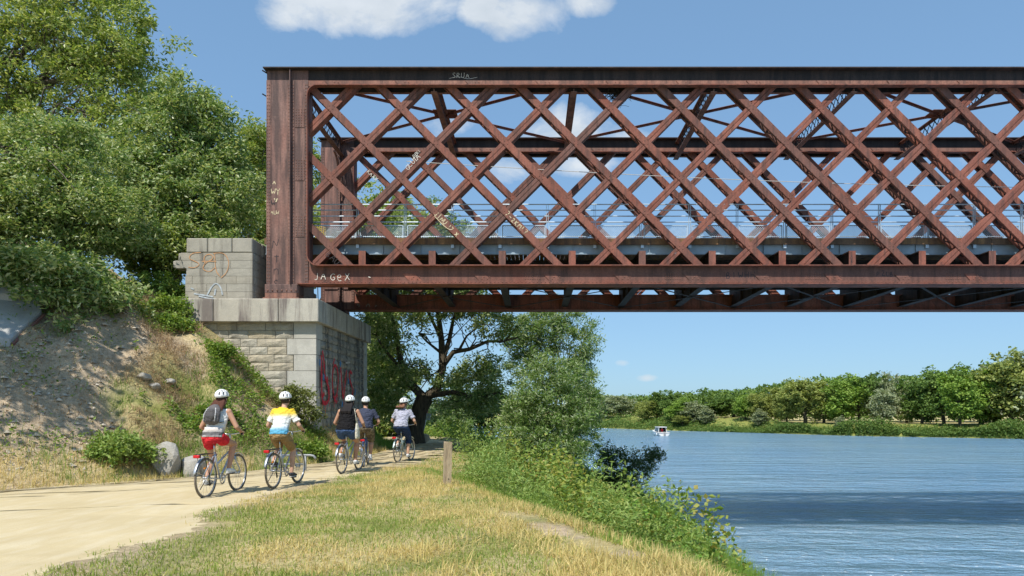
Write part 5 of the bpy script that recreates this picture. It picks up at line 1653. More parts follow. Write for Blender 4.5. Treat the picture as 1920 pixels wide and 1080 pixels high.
# the wood behind them, and scrub along the water, read as masses
rw = np.random.default_rng(5)
n = 40000
px = rw.uniform(1080, 2020, n)
Yb = np.interp(px, [1080, 1140, 1234, 1335, 1430, 1600, 1920, 2020], [bank_Y(q) for q in (1080, 1140, 1234, 1335, 1430, 1600, 1920, 2000)])
Yd = Yb + rw.uniform(22, 40, n)
xx = (px - 1000) / 1300 * Yd
topz = np.interp(px, [1080, 1250, 1350, 1450, 1550, 1700, 1800, 2020], [6.5, 6.5, 7.6, 8.6, 9.6, 10.5, 11.2, 13]) * (.7 + .5 * fbm(px / 26, Yd * .1, 3))
P = np.stack([xx, Yd, -.6 + rw.uniform(0, 1, n) ** .7 * topz], 1)
tag(link('distant_wood', leaves_mesh('distant_wood', P, .75, .5, FAR['deep'], rw, .5)), 'dark green wood behind the row of far bank trees', 'wood', kind='stuff')
n = 40000
px = rw.uniform(1080, 2050, n)
Yb = np.interp(px, [1080, 1140, 1234, 1335, 1430, 1600, 1920, 2050], [bank_Y(q) for q in (1080, 1140, 1234, 1335, 1430, 1600, 1920, 2000)])
Yd = Yb - .25 + np.abs(rw.normal(size=n)) * np.where(px < 1330, 4.0, 1.6); xx = (px - 1000) / 1300 * Yd
dn = fbm(px / 18, Yd * .3, 13) > .3
xx, Yd = xx[dn], Yd[dn]
P = np.stack([xx, Yd, np.maximum(height(xx, Yd), WATER_Z) + rw.uniform(0, 1, len(xx)) * (.15 + 2.2 * sstep(.35, .8, fbm(xx * .16, Yd * .16, 15)))], 1)
tag(link('waterside_scrub', leaves_mesh('waterside_scrub', P, .38, .2, FAR['deep'], rw, .5)), 'green scrub along the far waterline', 'scrub', kind='stuff')
n = 9000
xx = rw.uniform(-90, -2, n); Yd = rw.uniform(60, 190, n)
sd_ = -poly_sd(xx, Yd, RIV); dn = (sd_ > 1) & (sd_ < 14) & (fbm(xx * .1, Yd * .1, 17) > .4)
xx, Yd = xx[dn], Yd[dn]
P = np.stack([xx, Yd, height(xx, Yd) + rw.uniform(0, 1, len(xx)) * (1.5 + 6 * fbm(xx * .12, Yd * .12, 19))], 1)
tag(link('bend_wood', leaves_mesh('bend_wood', P, .8, .5, FAR['fresh'], rw, .5)), 'wood on the left bank where the river bends away', 'wood', kind='stuff')


# ------------------------------------------------------------------ bicycles and riders
tyre_m = M_plain('tyre_rubber', (0.17, 0.145, 0.115), 0.9, 0.15, 0, 0.3, 30)
rim_m = M_plain('alloy_rim', (0.5, 0.5, 0.5), 0.35, 0.5, 0.8, 0.1)
spoke_m = M_plain('dull_spokes', (0.2, 0.2, 0.2), 0.6, 0.2)
black_m = M_plain('black_plastic', (0.022, 0.022, 0.024), 0.45, 0.35, 0, 0.2)
chrome_m = M_plain('bright_alloy', (0.62, 0.62, 0.62), 0.28, 0.5, 0.9, 0.08)
redlens_m = M_plain('red_lens', (0.55, 0.015, 0.02), 0.25, 0.5)
orange_m = M_plain('orange_reflector', (0.75, 0.24, 0.02), 0.3, 0.5)
frame_mats = {'silver': M_plain('silver_frame_paint', (0.46, 0.5, 0.56), 0.3, 0.5, 0.4, 0.08), 'blue': M_plain('blue_frame_paint', (0.13, 0.22, 0.42), 0.3, 0.5, 0.3, 0.08), 'mint': M_plain('mint_frame_paint', (0.46, 0.56, 0.54), 0.3, 0.5, 0.2, 0.08)}
skin_m = M_plain('sunlit_skin', (0.56, 0.33, 0.225), 0.55, 0.3, 0, 0.10, 9)
skin_b = M_plain('tanned_skin', (0.46, 0.255, 0.165), 0.55, 0.3, 0, 0.10, 9)
helmet_m = M_plain('white_helmet_shell', (0.78, 0.78, 0.77), 0.3, 0.45, 0, 0.04)
liner_m = M_plain('helmet_liner', (0.03, 0.03, 0.032), 0.8, 0.2)
shoe_white = M_plain('white_shoe', (0.72, 0.72, 0.70), 0.6, 0.3, 0, 0.08)
shoe_dark = M_plain('dark_shoe', (0.05, 0.05, 0.055), 0.6, 0.3, 0, 0.1)
sole_m = M_plain('shoe_sole', (0.6, 0.58, 0.54), 0.7, 0.2)

RH = Vector((0, 0, .345)); FH = Vector((1.08, 0, .345)); BBK = Vector((.46, 0, .29)); SEAT = Vector((.255, 0, .93)); HT = Vector((.835, 0, .86)); HB = Vector((.865, 0, .70))
HBAR = Vector((.80, 0, 1.06))


def ring_pts(c, r, n=28):
    return [(c[0] + r * math.cos(2 * math.pi * i / n), c[1], c[2] + r * math.sin(2 * math.pi * i / n)) for i in range(n)]


def arc(c, r, a0, a1, n=14, y=0):
    return [(c[0] + r * math.cos(R(a0 + (a1 - a0) * i / n)), y, c[2] + r * math.sin(R(a0 + (a1 - a0) * i / n))) for i in range(n + 1)]


def make_wheel(parent, c):
    mb = MB(); mb.lathe([(.014, -.045), (.03, -.03), (.03, -.022), (.016, -.02), (.016, .02), (.03, .022), (.03, .03), (.014, .045)], 10, c, 'y'); hub = mb.build('wheel', chrome_m, parent, True)
    mb = MB(); mb.tube(ring_pts(c, .328), .0185, 8, (0, 1, 0), closed=True); mb.build('tyre', tyre_m, hub, True)
    mb = MB(); mb.tube(ring_pts(c, .302), [(.013, .010)] * 28, 6, (0, 1, 0), closed=True); mb.build('rim', rim_m, hub, True)
    mb = MB()
    for i in range(24):
        a = 2 * math.pi * i / 24; sg = 1 if i % 2 else -1; tw = .5 * (1 if i % 4 < 2 else -1)
        mb.tube([(c[0] + .028 * math.cos(a + tw), c[1] + .03 * sg, c[2] + .028 * math.sin(a + tw)), (c[0] + .298 * math.cos(a), c[1], c[2] + .298 * math.sin(a))], .0016, 3, cap=False)
    mb.build('spokes', spoke_m, hub, fix=False)
    return hub


def make_bike(label, loc, head, color, crank, stepthru=True):
    b = thing('bicycle', label, 'bicycle', loc, R(90 - head), 'bicycles ridden along the path')
    fm = frame_mats[color]
    mb = MB()
    mb.tube([BBK, SEAT - Vector((-.02, 0, .16))], .0165, 8).tube([HB + Vector((-.01, 0, .03)), BBK], .021, 8)
    top_a = HT - Vector((-.01, 0, .07)); top_b = BBK + (SEAT - BBK) * (.42 if stepthru else .70)
    mb.tube([top_a, top_b], .018, 8).tube([HT, HB], .021, 8)
    for s_ in (-1, 1):
        mb.tube([BBK + Vector((-.02, .03 * s_, 0)), RH + Vector((0, .062 * s_, 0))], .010, 6)
        mb.tube([BBK + (SEAT - BBK) * .70 + Vector((0, .02 * s_, 0)), RH + Vector((0, .062 * s_, 0))], .009, 6)
    mb.build('frame', fm, b, True)
    mb = MB()
    mb.tube([HB + Vector((.005, .0, .0)), HB + Vector((.03, 0, -.06))], .02, 8)
    for s_ in (-1, 1): mb.tube([HB + Vector((.015, .055 * s_, -.05)), HB + Vector((.05, .056 * s_, -.13)), FH + Vector((-.03, .055 * s_, .08)), FH + Vector((0, .052 * s_, 0))], [.017, .016, .012, .010], 8)
    mb.tube([HB + Vector((.015, -.056, -.05)), HB + Vector((.015, .056, -.05))], .017, 8); mb.build('fork', fm, b, True)
    make_wheel(b, RH); make_wheel(b, FH)
    mb = MB()
    mb.tube(arc(RH, .366, 165, 62), [(.024, .005)] * 15, 6, (0, 1, 0)); mb.build('mudguard', fm, b, True)
    mb = MB(); mb.tube(arc(FH, .366, 150, 55), [(.024, .005)] * 15, 6, (0, 1, 0)); mb.build('mudguard', fm, b, True)
    mb = MB(); mb.tube([(-.13, .065, .2), RH + Vector((0, .07, 0))], .003, 4).tube([RH + Vector((0, -.07, 0)), (-.34, -.03, .47)], .003, 4).tube([RH + Vector((0, .07, 0)), (-.34, .03, .47)], .003, 4)
    mb.build('mudguard_stay', chrome_m, b)
    # rear rack
    mb = MB()
    for s_ in (-1, 1):
        mb.tube([(.16, .05 * s_, .755), (-.22, .065 * s_, .755), (-.25, .03 * s_, .755)], .006, 6)
        mb.tube([RH + Vector((0, .075 * s_, .01)), (-.06, .065 * s_, .75)], .005, 6).tube([RH + Vector((0, .075 * s_, .01)), (-.17, .065 * s_, .75)], .005, 6)
    for xv in (-.2, -.1, 0, .1): mb.tube([(xv, -.065, .757), (xv, .065, .757)], .004, 5)
    mb.tube([(-.22, 0, .758), (.14, 0, .758)], .004, 5)
    mb.build('rear_rack', black_m, b)
    mb = MB(); mb.box((-.31, -.052, .70), (-.262, .052, .752)); mb.build('tail_light', redlens_m, b, bevel=.01)
    mb = MB(); mb.box((-.268, -.03, .70), (-.20, .03, .748)); mb.build('light_bracket', black_m, b)
    mb = MB(); mb.box((-.05, -.012, .50), (.0, .012, .53)); mb.build('spoke_reflector', orange_m, b)
    # saddle and post
    mb = MB(); mb.tube([SEAT - Vector((-.025, 0, .20)), SEAT + Vector((0, 0, .01))], .0135, 8); mb.build('seat_post', chrome_m, b, True)
    mb = MB()
    mb.tube([SEAT + Vector((-.135, 0, .05)), SEAT + Vector((-.11, 0, .052)), SEAT + Vector((-.04, 0, .045)), SEAT + Vector((.05, 0, .04)), SEAT + Vector((.13, 0, .038)), SEAT + Vector((.155, 0, .03))], [(.06, .02), (.092, .034), (.085, .034), (.042, .026), (.025, .02), (.012, .012)], 12, (0, 1, 0))
    mb.build('saddle', black_m, b, True)
    # stem, handlebar, grips
    mb = MB(); mb.tube([HT - Vector((0, 0, .02)), HT + Vector((-.022, 0, .14)), HBAR], .015, 8); mb.tube([(.80, 0, 1.06), (.80, .08, 1.065), (.785, .2, 1.085), (.72, .27, 1.085), (.66, .295, 1.075)], .0115, 8).tube([(.80, 0, 1.06), (.80, -.08, 1.065), (.785, -.2, 1.085), (.72, -.27, 1.085), (.66, -.295, 1.075)], .0115, 8)
    mb.build('handlebar', chrome_m, b, True)
    for s_ in (-1, 1):
        mb = MB(); mb.tube([(.73, .265 * s_, 1.086), (.64, .302 * s_, 1.072)], .0165, 8); mb.build('grip', black_m, b, True)
        mb = MB(); mb.tube([(.755, .245 * s_, 1.075), (.74, .285 * s_, 1.055), (.69, .31 * s_, 1.05)], .006, 5); mb.build('brake_lever', chrome_m, b, True)
    mb = MB(); mb.lathe([(.001, .045), (.028, .045), (.033, .0), (.02, -.03), (.001, -.035)], 10, (.94, 0, .80), 'x'); mb.build('front_lamp', black_m, b, True)
    # drivetrain (right side, -y)
    mb = MB(); mb.lathe([(.07, -.052), (.095, -.052), (.097, -.048), (.095, -.044), (.07, -.044)], 22, BBK, 'y', closed=True)
    for i in range(5):
        a = i * 1.2566; mb.bar(BBK + Vector((0, -.048, 0)), BBK + Vector((.075 * math.cos(a), -.048, .075 * math.sin(a))), .012, .005, (0, 1, 0))
    mb.build('chainring', chrome_m, b, True)
    mb = MB(); mb.lathe([(.02, -.06), (.048, -.058), (.055, -.05), (.042, -.035), (.02, -.03)], 14, RH, 'y'); mb.build('sprockets', chrome_m, b)
    mb = MB(); mb.bar(BBK + Vector((0, -.05, .094)), RH + Vector((0, -.05, .05)), .008, .008, (0, 1, 0)).bar(BBK + Vector((0, -.05, -.094)), RH + Vector((.03, -.05, -.10)), .008, .008, (0, 1, 0)); mb.build('chain', black_m, b)
    mb = MB(); mb.bar(RH + Vector((0, -.055, -.03)), RH + Vector((.035, -.055, -.12)), .012, .03, (0, 1, 0)); mb.lathe([(.005, -.06), (.022, -.058), (.022, -.05), (.005, -.048)], 10, RH + Vector((.03, 0, -.115)), 'y'); mb.build('derailleur', black_m, b)
    ca, sa = math.cos(R(crank)), math.sin(R(crank))
    for s_ in (-1, 1):
        e = BBK + Vector((-s_ * .17 * ca, s_ * .075, -s_ * .17 * sa))
        mb = MB(); mb.tube([BBK + Vector((0, s_ * .055, 0)), e], [(.010, .015), (.008, .012)], 6, (0, 1, 0)); ck = mb.build('crank_arm', chrome_m, b, True)
        mb = MB(); mb.box((e.x - .045, e.y + (.01 if s_ > 0 else -.10), e.z - .012), (e.x + .045, e.y + (.10 if s_ > 0 else -.01), e.z + .012)); mb.build('pedal', black_m, ck)
    mb = MB(); mb.tube([(.10, .06, .30), (.03, .12, .14)], .008, 6); mb.build('kickstand', black_m, b)
    return b


def ik(a, c, l1, l2, pole):
    a, c = Vector(a), Vector(c); d = c - a; L = min(d.length, (l1 + l2) * .999); u_ = d.normalized()
    x = (l1 * l1 - l2 * l2 + L * L) / (2 * L); hh_ = math.sqrt(max(0, l1 * l1 - x * x))
    pv = Vector(pole); pv = (pv - u_ * pv.dot(u_)).normalized()
    return a + u_ * x + pv * hh_


def make_rider(label, loc, head, crank, o):
    """o: options of clothes and build"""
    p = thing('person', label, 'person', loc, R(90 - head), 'riders on the path')
    W = o.get('w', 1.0); sk = o.get('skin', skin_m); lean = o.get('lean', .0)
    hipc = Vector((.245, 0, 1.035)); chest = Vector((.36 + lean * .6, 0, 1.33)); sho = Vector((.42 + lean, 0, 1.485)); neck = sho + Vector((.045, 0, .085)); hd = neck + Vector((.045, 0, .125))
    turn = R(o.get('turn', 0)); Rz = Matrix.Rotation(turn, 3, 'Z')
    T = lambda pt, base=hd: base + Rz @ Vector(pt)
    ca, sa = math.cos(R(crank)), math.sin(R(crank))
    legs = {}; arms = {}
    for s_ in (-1, 1):
        ped = BBK + Vector((-s_ * .17 * ca, s_ * .125, -s_ * .17 * sa))
        ank = ped + Vector((-.075, 0, .105)); hip = hipc + Vector((.0, s_ * .095 * W, -.03))
        kn = ik(hip, ank, .445, .435, (1, s_ * .12, .25)); legs[s_] = (hip, kn, ank, ped)
        shj = sho + Vector((0, s_ * .175 * W, -.02)); hand = Vector((.68, s_ * .288, 1.108))
        el = ik(shj, hand, .30, .27, (-.35, s_ * .55, -.8)); arms[s_] = (shj, el, hand)

    def torso(mb, inf, z0=0.0, z1=1.0, top=True):
        pts = [hipc + Vector((-.01, 0, -.10)), hipc, hipc + (chest - hipc) * .45, chest, chest + (sho - chest) * .62, sho + Vector((.008, 0, .015)), sho + Vector((.02, 0, .055))]
        rad = [(.13 * W, .10), (.172 * W, .128 * W), (.142 * W, .105 * W), (.165 * W, .118 * W), (.178 * W, .112), (.135 * W, .085), (.065, .06)]
        sel = range(int(z0 * 6 + .5), int(z1 * 6 + .5) + 1)
        mb.tube([pts[i] for i in sel], [(rad[i][0] + inf, rad[i][1] + inf) for i in sel], 18, (0, 1, 0))

    # ---- body: one continuous surface
    mb = MB(); torso(mb, 0)
    mb.tube([sho + Vector((.015, 0, .03)), neck, hd + Vector((-.01, 0, -.04))], [.062, .054, .056], 12)
    hrot = Rz
    mb.ellipsoid(T((0, 0, .02)), (.098, .076, .112), 16, 12, hrot); mb.ellipsoid(T((.025, 0, -.055)), (.068, .058, .062), 12, 8, hrot)
    mb.ellipsoid(T((.098, 0, -.012)), (.022, .014, .028), 8, 6, hrot); mb.ellipsoid(T((.088, 0, -.062)), (.014, .026, .012), 8, 6, hrot)
    for s_ in (-1, 1):
        mb.ellipsoid(T((.0, .078 * s_, 0)), (.026, .010, .034), 8, 6, hrot); mb.ellipsoid(T((.078, .032 * s_, .022)), (.02, .016, .012), 8, 6, hrot)
        hip, kn, ank, ped = legs[s_]
        mb.tube([hip + Vector((-.02, -.01 * s_, .04)), hip + (kn - hip) * .3, hip + (kn - hip) * .75, kn], [.098 * W, .088 * W, .064 * W, .056], 14)
        mb.ellipsoid(kn, (.058, .056, .058), 10, 8)
        mb.tube([kn, kn + (ank - kn) * .28 + Vector((-.018, 0, 0)), kn + (ank - kn) * .65, ank, ank + Vector((0, 0, -.04))], [.054, .060 * W, .045, .036, .036], 12)
        mb.tube([ank + Vector((-.05, 0, -.055)), ped + Vector((.0, 0, .045)), ped + Vector((.10, 0, .035))], [.034, .038, .028], 8)
        a0, el, hn = arms[s_]
        mb.ellipsoid(a0, (.062, .058, .062), 10, 8)
        mb.tube([a0, a0 + (el - a0) * .4, el], [.055, .048, .041], 12); mb.ellipsoid(el, (.042, .042, .042), 10, 8)
        mb.tube([el, el + (hn - el) * .3, hn + (el - hn) * .22], [.042, .040, .028], 12)
        # hand closed on the grip: palm on top, four fingers round it, thumb underneath
        gx_ = Vector((.73, .265 * s_, 1.086)) - Vector((.64, .302 * s_, 1.072)); gx_.normalize(); side = Vector((0, 0, 1)).cross(gx_) * (1 if s_ > 0 else -1)
        gc = Vector((.685, .284 * s_, 1.079))
        mb.tube([hn + (el - hn) * .2, gc + Vector((-.028, 0, .028)), gc + Vector((.01, 0, .036))], [(.026, .022), (.036, .018), (.034, .015)], 10, (0, 1, 0))
        outw = Vector((.75, .66 * s_, 0))
        for k, fl_ in enumerate((.95, 1.05, 1.0, .8)):
            b0 = gc + gx_ * (.036 - .024 * k) + Vector((.018, 0, .030))
            mb.tube([b0, b0 + Vector((.030, .012 * s_, -.006)) * fl_, b0 + Vector((.034, .012 * s_, -.034)) * fl_, b0 + Vector((.012, .004 * s_, -.052)) * fl_], [.0105, .010, .009, .008], 6)
        mb.tube([gc + Vector((-.02, -.03 * s_, .018)), gc + gx_ * .05 + Vector((-.012, -.022 * s_, -.006)), gc + gx_ * .065 + Vector((.012, -.006 * s_, -.018))], [.012, .011, .009], 6)
    remeshed('body', mb, sk, .0085, p, 3, .5)

    # ---- top
    mb = MB(); torso(mb, .014, .17, 1.0 if not o.get('vest') else .92)
    if not o.get('vest'):
        for s_ in (-1, 1):
            a0, el, hn = arms[s_]; mb.ellipsoid(a0, (.074, .07, .072), 10, 8); mb.tube([a0, a0 + (el - a0) * .35, a0 + (el - a0) * .72], [.068, .066, .070], 12)
    else:
        for s_ in (-1, 1):
            a0 = arms[s_][0]; mb.ellipsoid(a0 + Vector((0, -.035 * s_, .005)), (.066, .052, .062), 10, 8)
    # loose hem
    mb.tube([hipc + Vector((-.012, 0, -.015)), hipc + Vector((0, 0, .07)), hipc + Vector((.02, 0, .15))], [(.190 * W, .148 * W), (.182 * W, .142 * W), (.162 * W, .125 * W)], 18, (0, 1, 0))
    remeshed('shirt', mb, o['top'], .0095, p, 4, .5, .011)
    # ---- shorts or trousers
    mb = MB(); mb.tube([hipc + Vector((-.015, 0, -.115)), hipc + Vector((-.012, 0, -.04)), hipc + Vector((.0, 0, .05))], [(.13 * W, .11), (.186 * W, .146 * W), (.176 * W, .134 * W)], 18, (0, 1, 0))
    cut = o.get('leg', .5)
    for s_ in (-1, 1):
        hip, kn, ank, ped = legs[s_]
        if cut <= 1: mb.tube([hip + Vector((-.02, -.01 * s_, .04)), hip + (kn - hip) * .3, hip + (kn - hip) * cut], [.112 * W, .106 * W, (.094 if cut < .6 else .086) * W], 14)
        else:
            mb.tube([hip + Vector((-.02, -.01 * s_, .04)), hip + (kn - hip) * .3, hip + (kn - hip) * .8, kn], [.112 * W, .102 * W, .080 * W, .074], 14); mb.ellipsoid(kn, (.074, .07, .074), 10, 8)
            mb.tube([kn, kn + (ank - kn) * .3 + Vector((-.015, 0, 0)), kn + (ank - kn) * (cut - 1)], [.070, .072 * W, .062], 12)
    remeshed('shorts' if cut <= 1 else 'trousers', mb, o['bottom'], .0095, p, 4, .5, .009)
    # ---- shoes with soles
    for s_ in (-1, 1):
        hip, kn, ank, ped = legs[s_]; mb = MB()
        mb.tube([ped + Vector((-.155, 0, .05)), ped + Vector((-.12, 0, .056)), ped + Vector((-.05, 0, .055)), ped + Vector((.04, 0, .045)), ped + Vector((.105, 0, .034)), ped + Vector((.13, 0, .03))], [(.022, .026), (.038, .042), (.040, .046), (.046, .034), (.040, .024), (.018, .014)], 12, (0, 1, 0))
        mb.tube([ank + Vector((-.01, 0, -.05)), ank + Vector((-.005, 0, -.012))], [.048, .044], 10)
        sh = remeshed('shoe', mb, o.get('shoe', shoe_white), .009, p, 2, .5)
        mb = MB(); mb.tube([ped + Vector((-.158, 0, .017)), ped + Vector((-.1, 0, .016)), ped + Vector((.03, 0, .016)), ped + Vector((.135, 0, .02))], [(.026, .009), (.042, .010), (.05, .010), (.022, .008)], 10, (0, 1, 0)); mb.build('sole', sole_m, sh, True)
        if o.get('sock'):
            mb = MB(); mb.tube([ank + Vector((0, 0, -.02)), ank + (kn - ank) * .12], [.041, .043], 10); mb.build('sock', o['sock'], p, True)
    # ---- hair
    if o.get('hair'):
        mb = MB(); mb.ellipsoid(T((-.012, 0, .02)), (.104, .086, .108), 14, 10, hrot)
        ln = o.get('hair_len', 0)
        if ln:
            mb.ellipsoid(T((-.055, 0, -.06)), (.062, .085, .09), 12, 8, hrot)
            n_ = 7
            for i in range(n_):
                f = (i / (n_ - 1) - .5) * 2; rz = Rz @ Vector((-.075, .075 * f, 0)); q = hd + rz
                bx_ = sho.x - .125 * W - .03; sw_ = o.get('hair_sway', 0)
                mb.tube([q + Vector((0, 0, -.02)), q + Vector((-.045, .012 * f, -.09)), Vector((bx_ + .01 * math.sin(i * 2), q.y + .03 * f + sw_ * .5, q.z - .06 - ln * .7)), Vector((bx_ - .01, q.y + .045 * f + sw_, q.z - .05 - ln * (1 + .15 * math.sin(i * 3))))], [.028, .036, .032, .008], 7)
        remeshed('hair', mb, o['hair'], .009, p, 2, .5)
    # ---- helmet: ribbed shell with open vents over a dark liner
    hc = T((-.005, 0, .055)); vs = []; fs = []; nu, nv = 27, 9
    for j in range(nv + 1):
        th = R(4 + 90 * j / nv)
        for i in range(nu):
            ph = 2 * math.pi * i / nu; rx, ry, rz = .148, .112, .122
            zdrop = .028 * max(0, -math.cos(ph)) if j == nv else 0
            q = Vector((rx * math.sin(th) * math.cos(ph), ry * math.sin(th) * math.sin(ph), rz * math.cos(th) - zdrop)); vs.append(hc + Rz @ q)
    vs.append(hc + Vector((0, 0, .122)))
    for j in range(nv):
        for i in range(nu):
            vent = (2 <= j <= 4 and i % 3 == 1) or (5 <= j <= 7 and i % 3 == 2)
            if not vent: fs.append((j * nu + i, (j + 1) * nu + i, (j + 1) * nu + (i + 1) % nu, j * nu + (i + 1) % nu))
    for i in range(nu): fs.append((len(vs) - 1, i, (i + 1) % nu))
    mb = MB(); mb.add(vs, fs); hm = mb.build('helmet', helmet_m, p, True)
    md = hm.modifiers.new('thick', 'SOLIDIFY'); md.thickness = .018; md.offset = -1
    mb = MB(); mb.ellipsoid(hc + Vector((0, 0, -.004)), (.124, .092, .10), 16, 10, hrot); mb.build('liner', liner_m, hm, True)
    mb = MB()
    for s_ in (-1, 1):
        mb.tube([hc + Rz @ Vector((.02, .098 * s_, 0)), T((.03, .075 * s_, -.07)), T((.05, .02 * s_, -.12))], .005, 5); mb.tube([hc + Rz @ Vector((-.07, .085 * s_, 0)), T((.0, .085 * s_, -.05))], .005, 5)
    mb.build('strap', black_m, hm)
    return p, dict(hipc=hipc, chest=chest, sho=sho, arms=arms, hd=hd)


# clothes
def M_bands(name, stops, z0, z1, interp='LINEAR'):
    """dyed or striped garment: colour bands by height on the garment"""
    m, t, b, o = principled(name, 0.9, 0.1)
    s_ = t.add('ShaderNodeSeparateXYZ'); pp = opos(t); t.l.new(pp, s_.inputs[0])
    f = t.math('DIVIDE', t.math('SUBTRACT', s_.outputs[2], z0), z1 - z0, clamp=True)
    f = t.math('ADD', f, t.math('MULTIPLY', t.math('SUBTRACT', t.noise(pp, 12, 3), .5), .06))
    t.put(b.inputs['Base Color'], t.ramp(f, stops, interp))
    t.put(b.inputs['Normal'], t.bump(t.noise(t.mapping(pp, (1, 1, 1.8)), 13, 3, 0.5, 0.6), 0.55, 0.03))
    return m


dip = M_bands('dip_dyed_cotton', [(0, (.10, .34, .52)), (.22, (.13, .40, .58)), (.40, (.74, .76, .76)), (.66, (.8, .79, .74)), (.84, (.78, .56, .07)), (1, (.74, .5, .04))], 1.0, 1.52)
tank = M_bands('pale_vest_with_dark_hem', [(0, (.30, .29, .30)), (.10, (.45, .44, .44)), (.13, (.16, .155, .16)), (.22, (.12, .115, .12)), (.25, (.40, .38, .36)), (.34, (.62, .55, .50)), (.40, (.7, .68, .65)), (1, (.72, .71, .69))], 1.0, 1.52)
camo = bpy.data.materials.new('camo')
m, t, b, o = principled('camouflage_cotton', 0.9, 0.1); t.put(b.inputs['Base Color'], t.ramp(t.noise(opos(t), 14, 2), [(.4, (.11, .085, .055)), (.5, (.22, .175, .11)), (.6, (.16, .14, .075))], 'CONSTANT')); camo = m
denim = M_fabric('blue_denim', (.055, .095, .19), .25); jeans = M_fabric('dark_blue_jeans', (.03, .05, .105), .2); red_c = M_fabric('red_cotton', (.62, .035, .045)); khaki = M_fabric('khaki_cotton', (.34, .225, .10)); black_c = M_fabric('black_jersey', (.016, .015, .016)); navy = M_fabric('navy_jersey', (.055, .062, .095)); lav = M_fabric('lavender_grey_jersey', (.42, .42, .50))
hair_br = M_plain('auburn_hair', (.085, .032, .02), .7, .2, 0, .3, 60); hair_bk = M_plain('black_hair', (.014, .011, .011), .65, .2, 0, .3, 60); hair_rd = M_plain('reddish_hair', (.19, .085, .045), .5, .4, 0, .3, 60); hair_dk = M_plain('dark_short_hair', (.03, .022, .018), .6, .3, 0, .3, 60)
white_sock = M_fabric('white_sock', (.7, .7, .68))


def gpos(px, py):
    Yd = 1950.0 / (py - 770); return ((px - 1000) * Yd / 1300, Yd)


def put(px, py):
    x, y = gpos(px, py); return (x, y, h1(x, y) + .012)


RID = [
    (put(386, 936), 4, 30, 'silver', 'silver bicycle under the rider in red shorts, nearest to the viewer', 'rider in red shorts and white vest with a grey backpack, nearest to the viewer',
     dict(top=tank, bottom=red_c, leg=.42, vest=True, hair=hair_br, hair_len=.16, hair_sway=-.02, w=.98, skin=skin_b, lean=.02)),
    (put(513, 918), 5, -42, 'silver', 'grey bicycle under the rider in the yellow, white and blue shirt', 'rider in a yellow, white and blue shirt and khaki shorts',
     dict(top=dip, bottom=khaki, leg=.86, hair=hair_dk, w=.98, shoe=shoe_dark, skin=skin_m)),
    (put(641, 890), 7, -32, 'silver', 'silver bicycle under the rider in the black sleeveless top', 'rider in black sleeveless top and denim shorts with long dark hair',
     dict(top=black_c, bottom=denim, leg=.46, vest=True, hair=hair_bk, hair_len=.24, w=1.24, skin=skin_b)),
    (put(682, 878), -8, -50, 'blue', 'blue bicycle seen from behind under the rider in the navy shirt', 'rider in navy t-shirt and camouflage shorts, riding beside the black top',
     dict(top=navy, bottom=camo, leg=.95, hair=hair_dk, w=1.22, skin=skin_b, sock=white_sock, lean=.02)),
    (put(746, 869), 10, -62, 'mint', 'pale mint bicycle at the head of the group by the old tree', 'rider in lavender grey t-shirt and dark jeans, farthest along the path',
     dict(top=lav, bottom=jeans, leg=1.42, hair=hair_rd, hair_len=.05, w=1.16, turn=-28, skin=skin_m)),
]
info = []
for (loc, head, crank, col_, lb, lr, o_) in RID:
    make_bike(lb, loc, head, col_, crank)
    info.append(make_rider(lr, loc, head, crank, o_))

# backpack worn by the first rider
loc, head = RID[0][0], RID[0][1]; d0 = info[0][1]
bp = thing('backpack', 'grey backpack with pale piping worn by the rider in red shorts', 'backpack', loc, R(90 - head))
grey_c = M_fabric('grey_nylon', (.135, .125, .125)); pale_c = M_fabric('pale_piping', (.5, .5, .5)); dgrey = M_fabric('dark_grey_nylon', (.09, .085, .085))
bd = (d0['sho'] - d0['hipc']).normalized(); bb_ = Vector((-bd.z, 0, bd.x))
c0 = d0['hipc'] + bd * .17 + bb_ * .17
mb = MB(); mb.tube([c0, c0 + bd * .04, c0 + bd * .16 + bb_ * .02, c0 + bd * .29, c0 + bd * .36 - bb_ * .03], [(.09, .05), (.138, .085), (.142, .10), (.115, .075), (.06, .04)], 16, (0, 1, 0)); bag_ = remeshed('pack_body', mb, grey_c, .011, bp, 4)
mb = MB(); mb.tube([c0 + bb_ * .055 + bd * .02, c0 + bd * .10 + bb_ * .095, c0 + bd * .2 + bb_ * .09, c0 + bd * .27 + bb_ * .05], [(.06, .03), (.10, .035), (.09, .035), (.03, .02)], 12, (0, 1, 0)); remeshed('front_pocket', mb, dgrey, .011, bp, 3)
for s_ in (-1, 1):
    mb = MB(); mb.tube([c0 + bd * .02 + bb_ * .075 + Vector((0, .10 * s_, 0)), c0 + bd * .14 + bb_ * .10 + Vector((0, .10 * s_, 0)), c0 + bd * .25 + bb_ * .08 + Vector((0, .075 * s_, 0)), c0 + bd * .31 + bb_ * .04 + Vector((0, .03 * s_, 0))], .009, 6); mb.build('piping', pale_c, bp, True)
    sh_ = d0['arms'][s_][0]
    mb = MB(); mb.tube([c0 + bd * .32 - bb_ * .06 + Vector((0, .06 * s_, 0)), sh_ + Vector((-.02, -.055 * s_, .068)), sh_ + Vector((.065, -.05 * s_, 0)), sh_ + Vector((.05, -.02 * s_, -.16)), c0 + bd * .05 - bb_ * .04 + Vector((0, .135 * s_, 0))], [(.022, .006)] * 5, 8, (0, 1, 0)); mb.build('shoulder_strap', dgrey, bp, True)
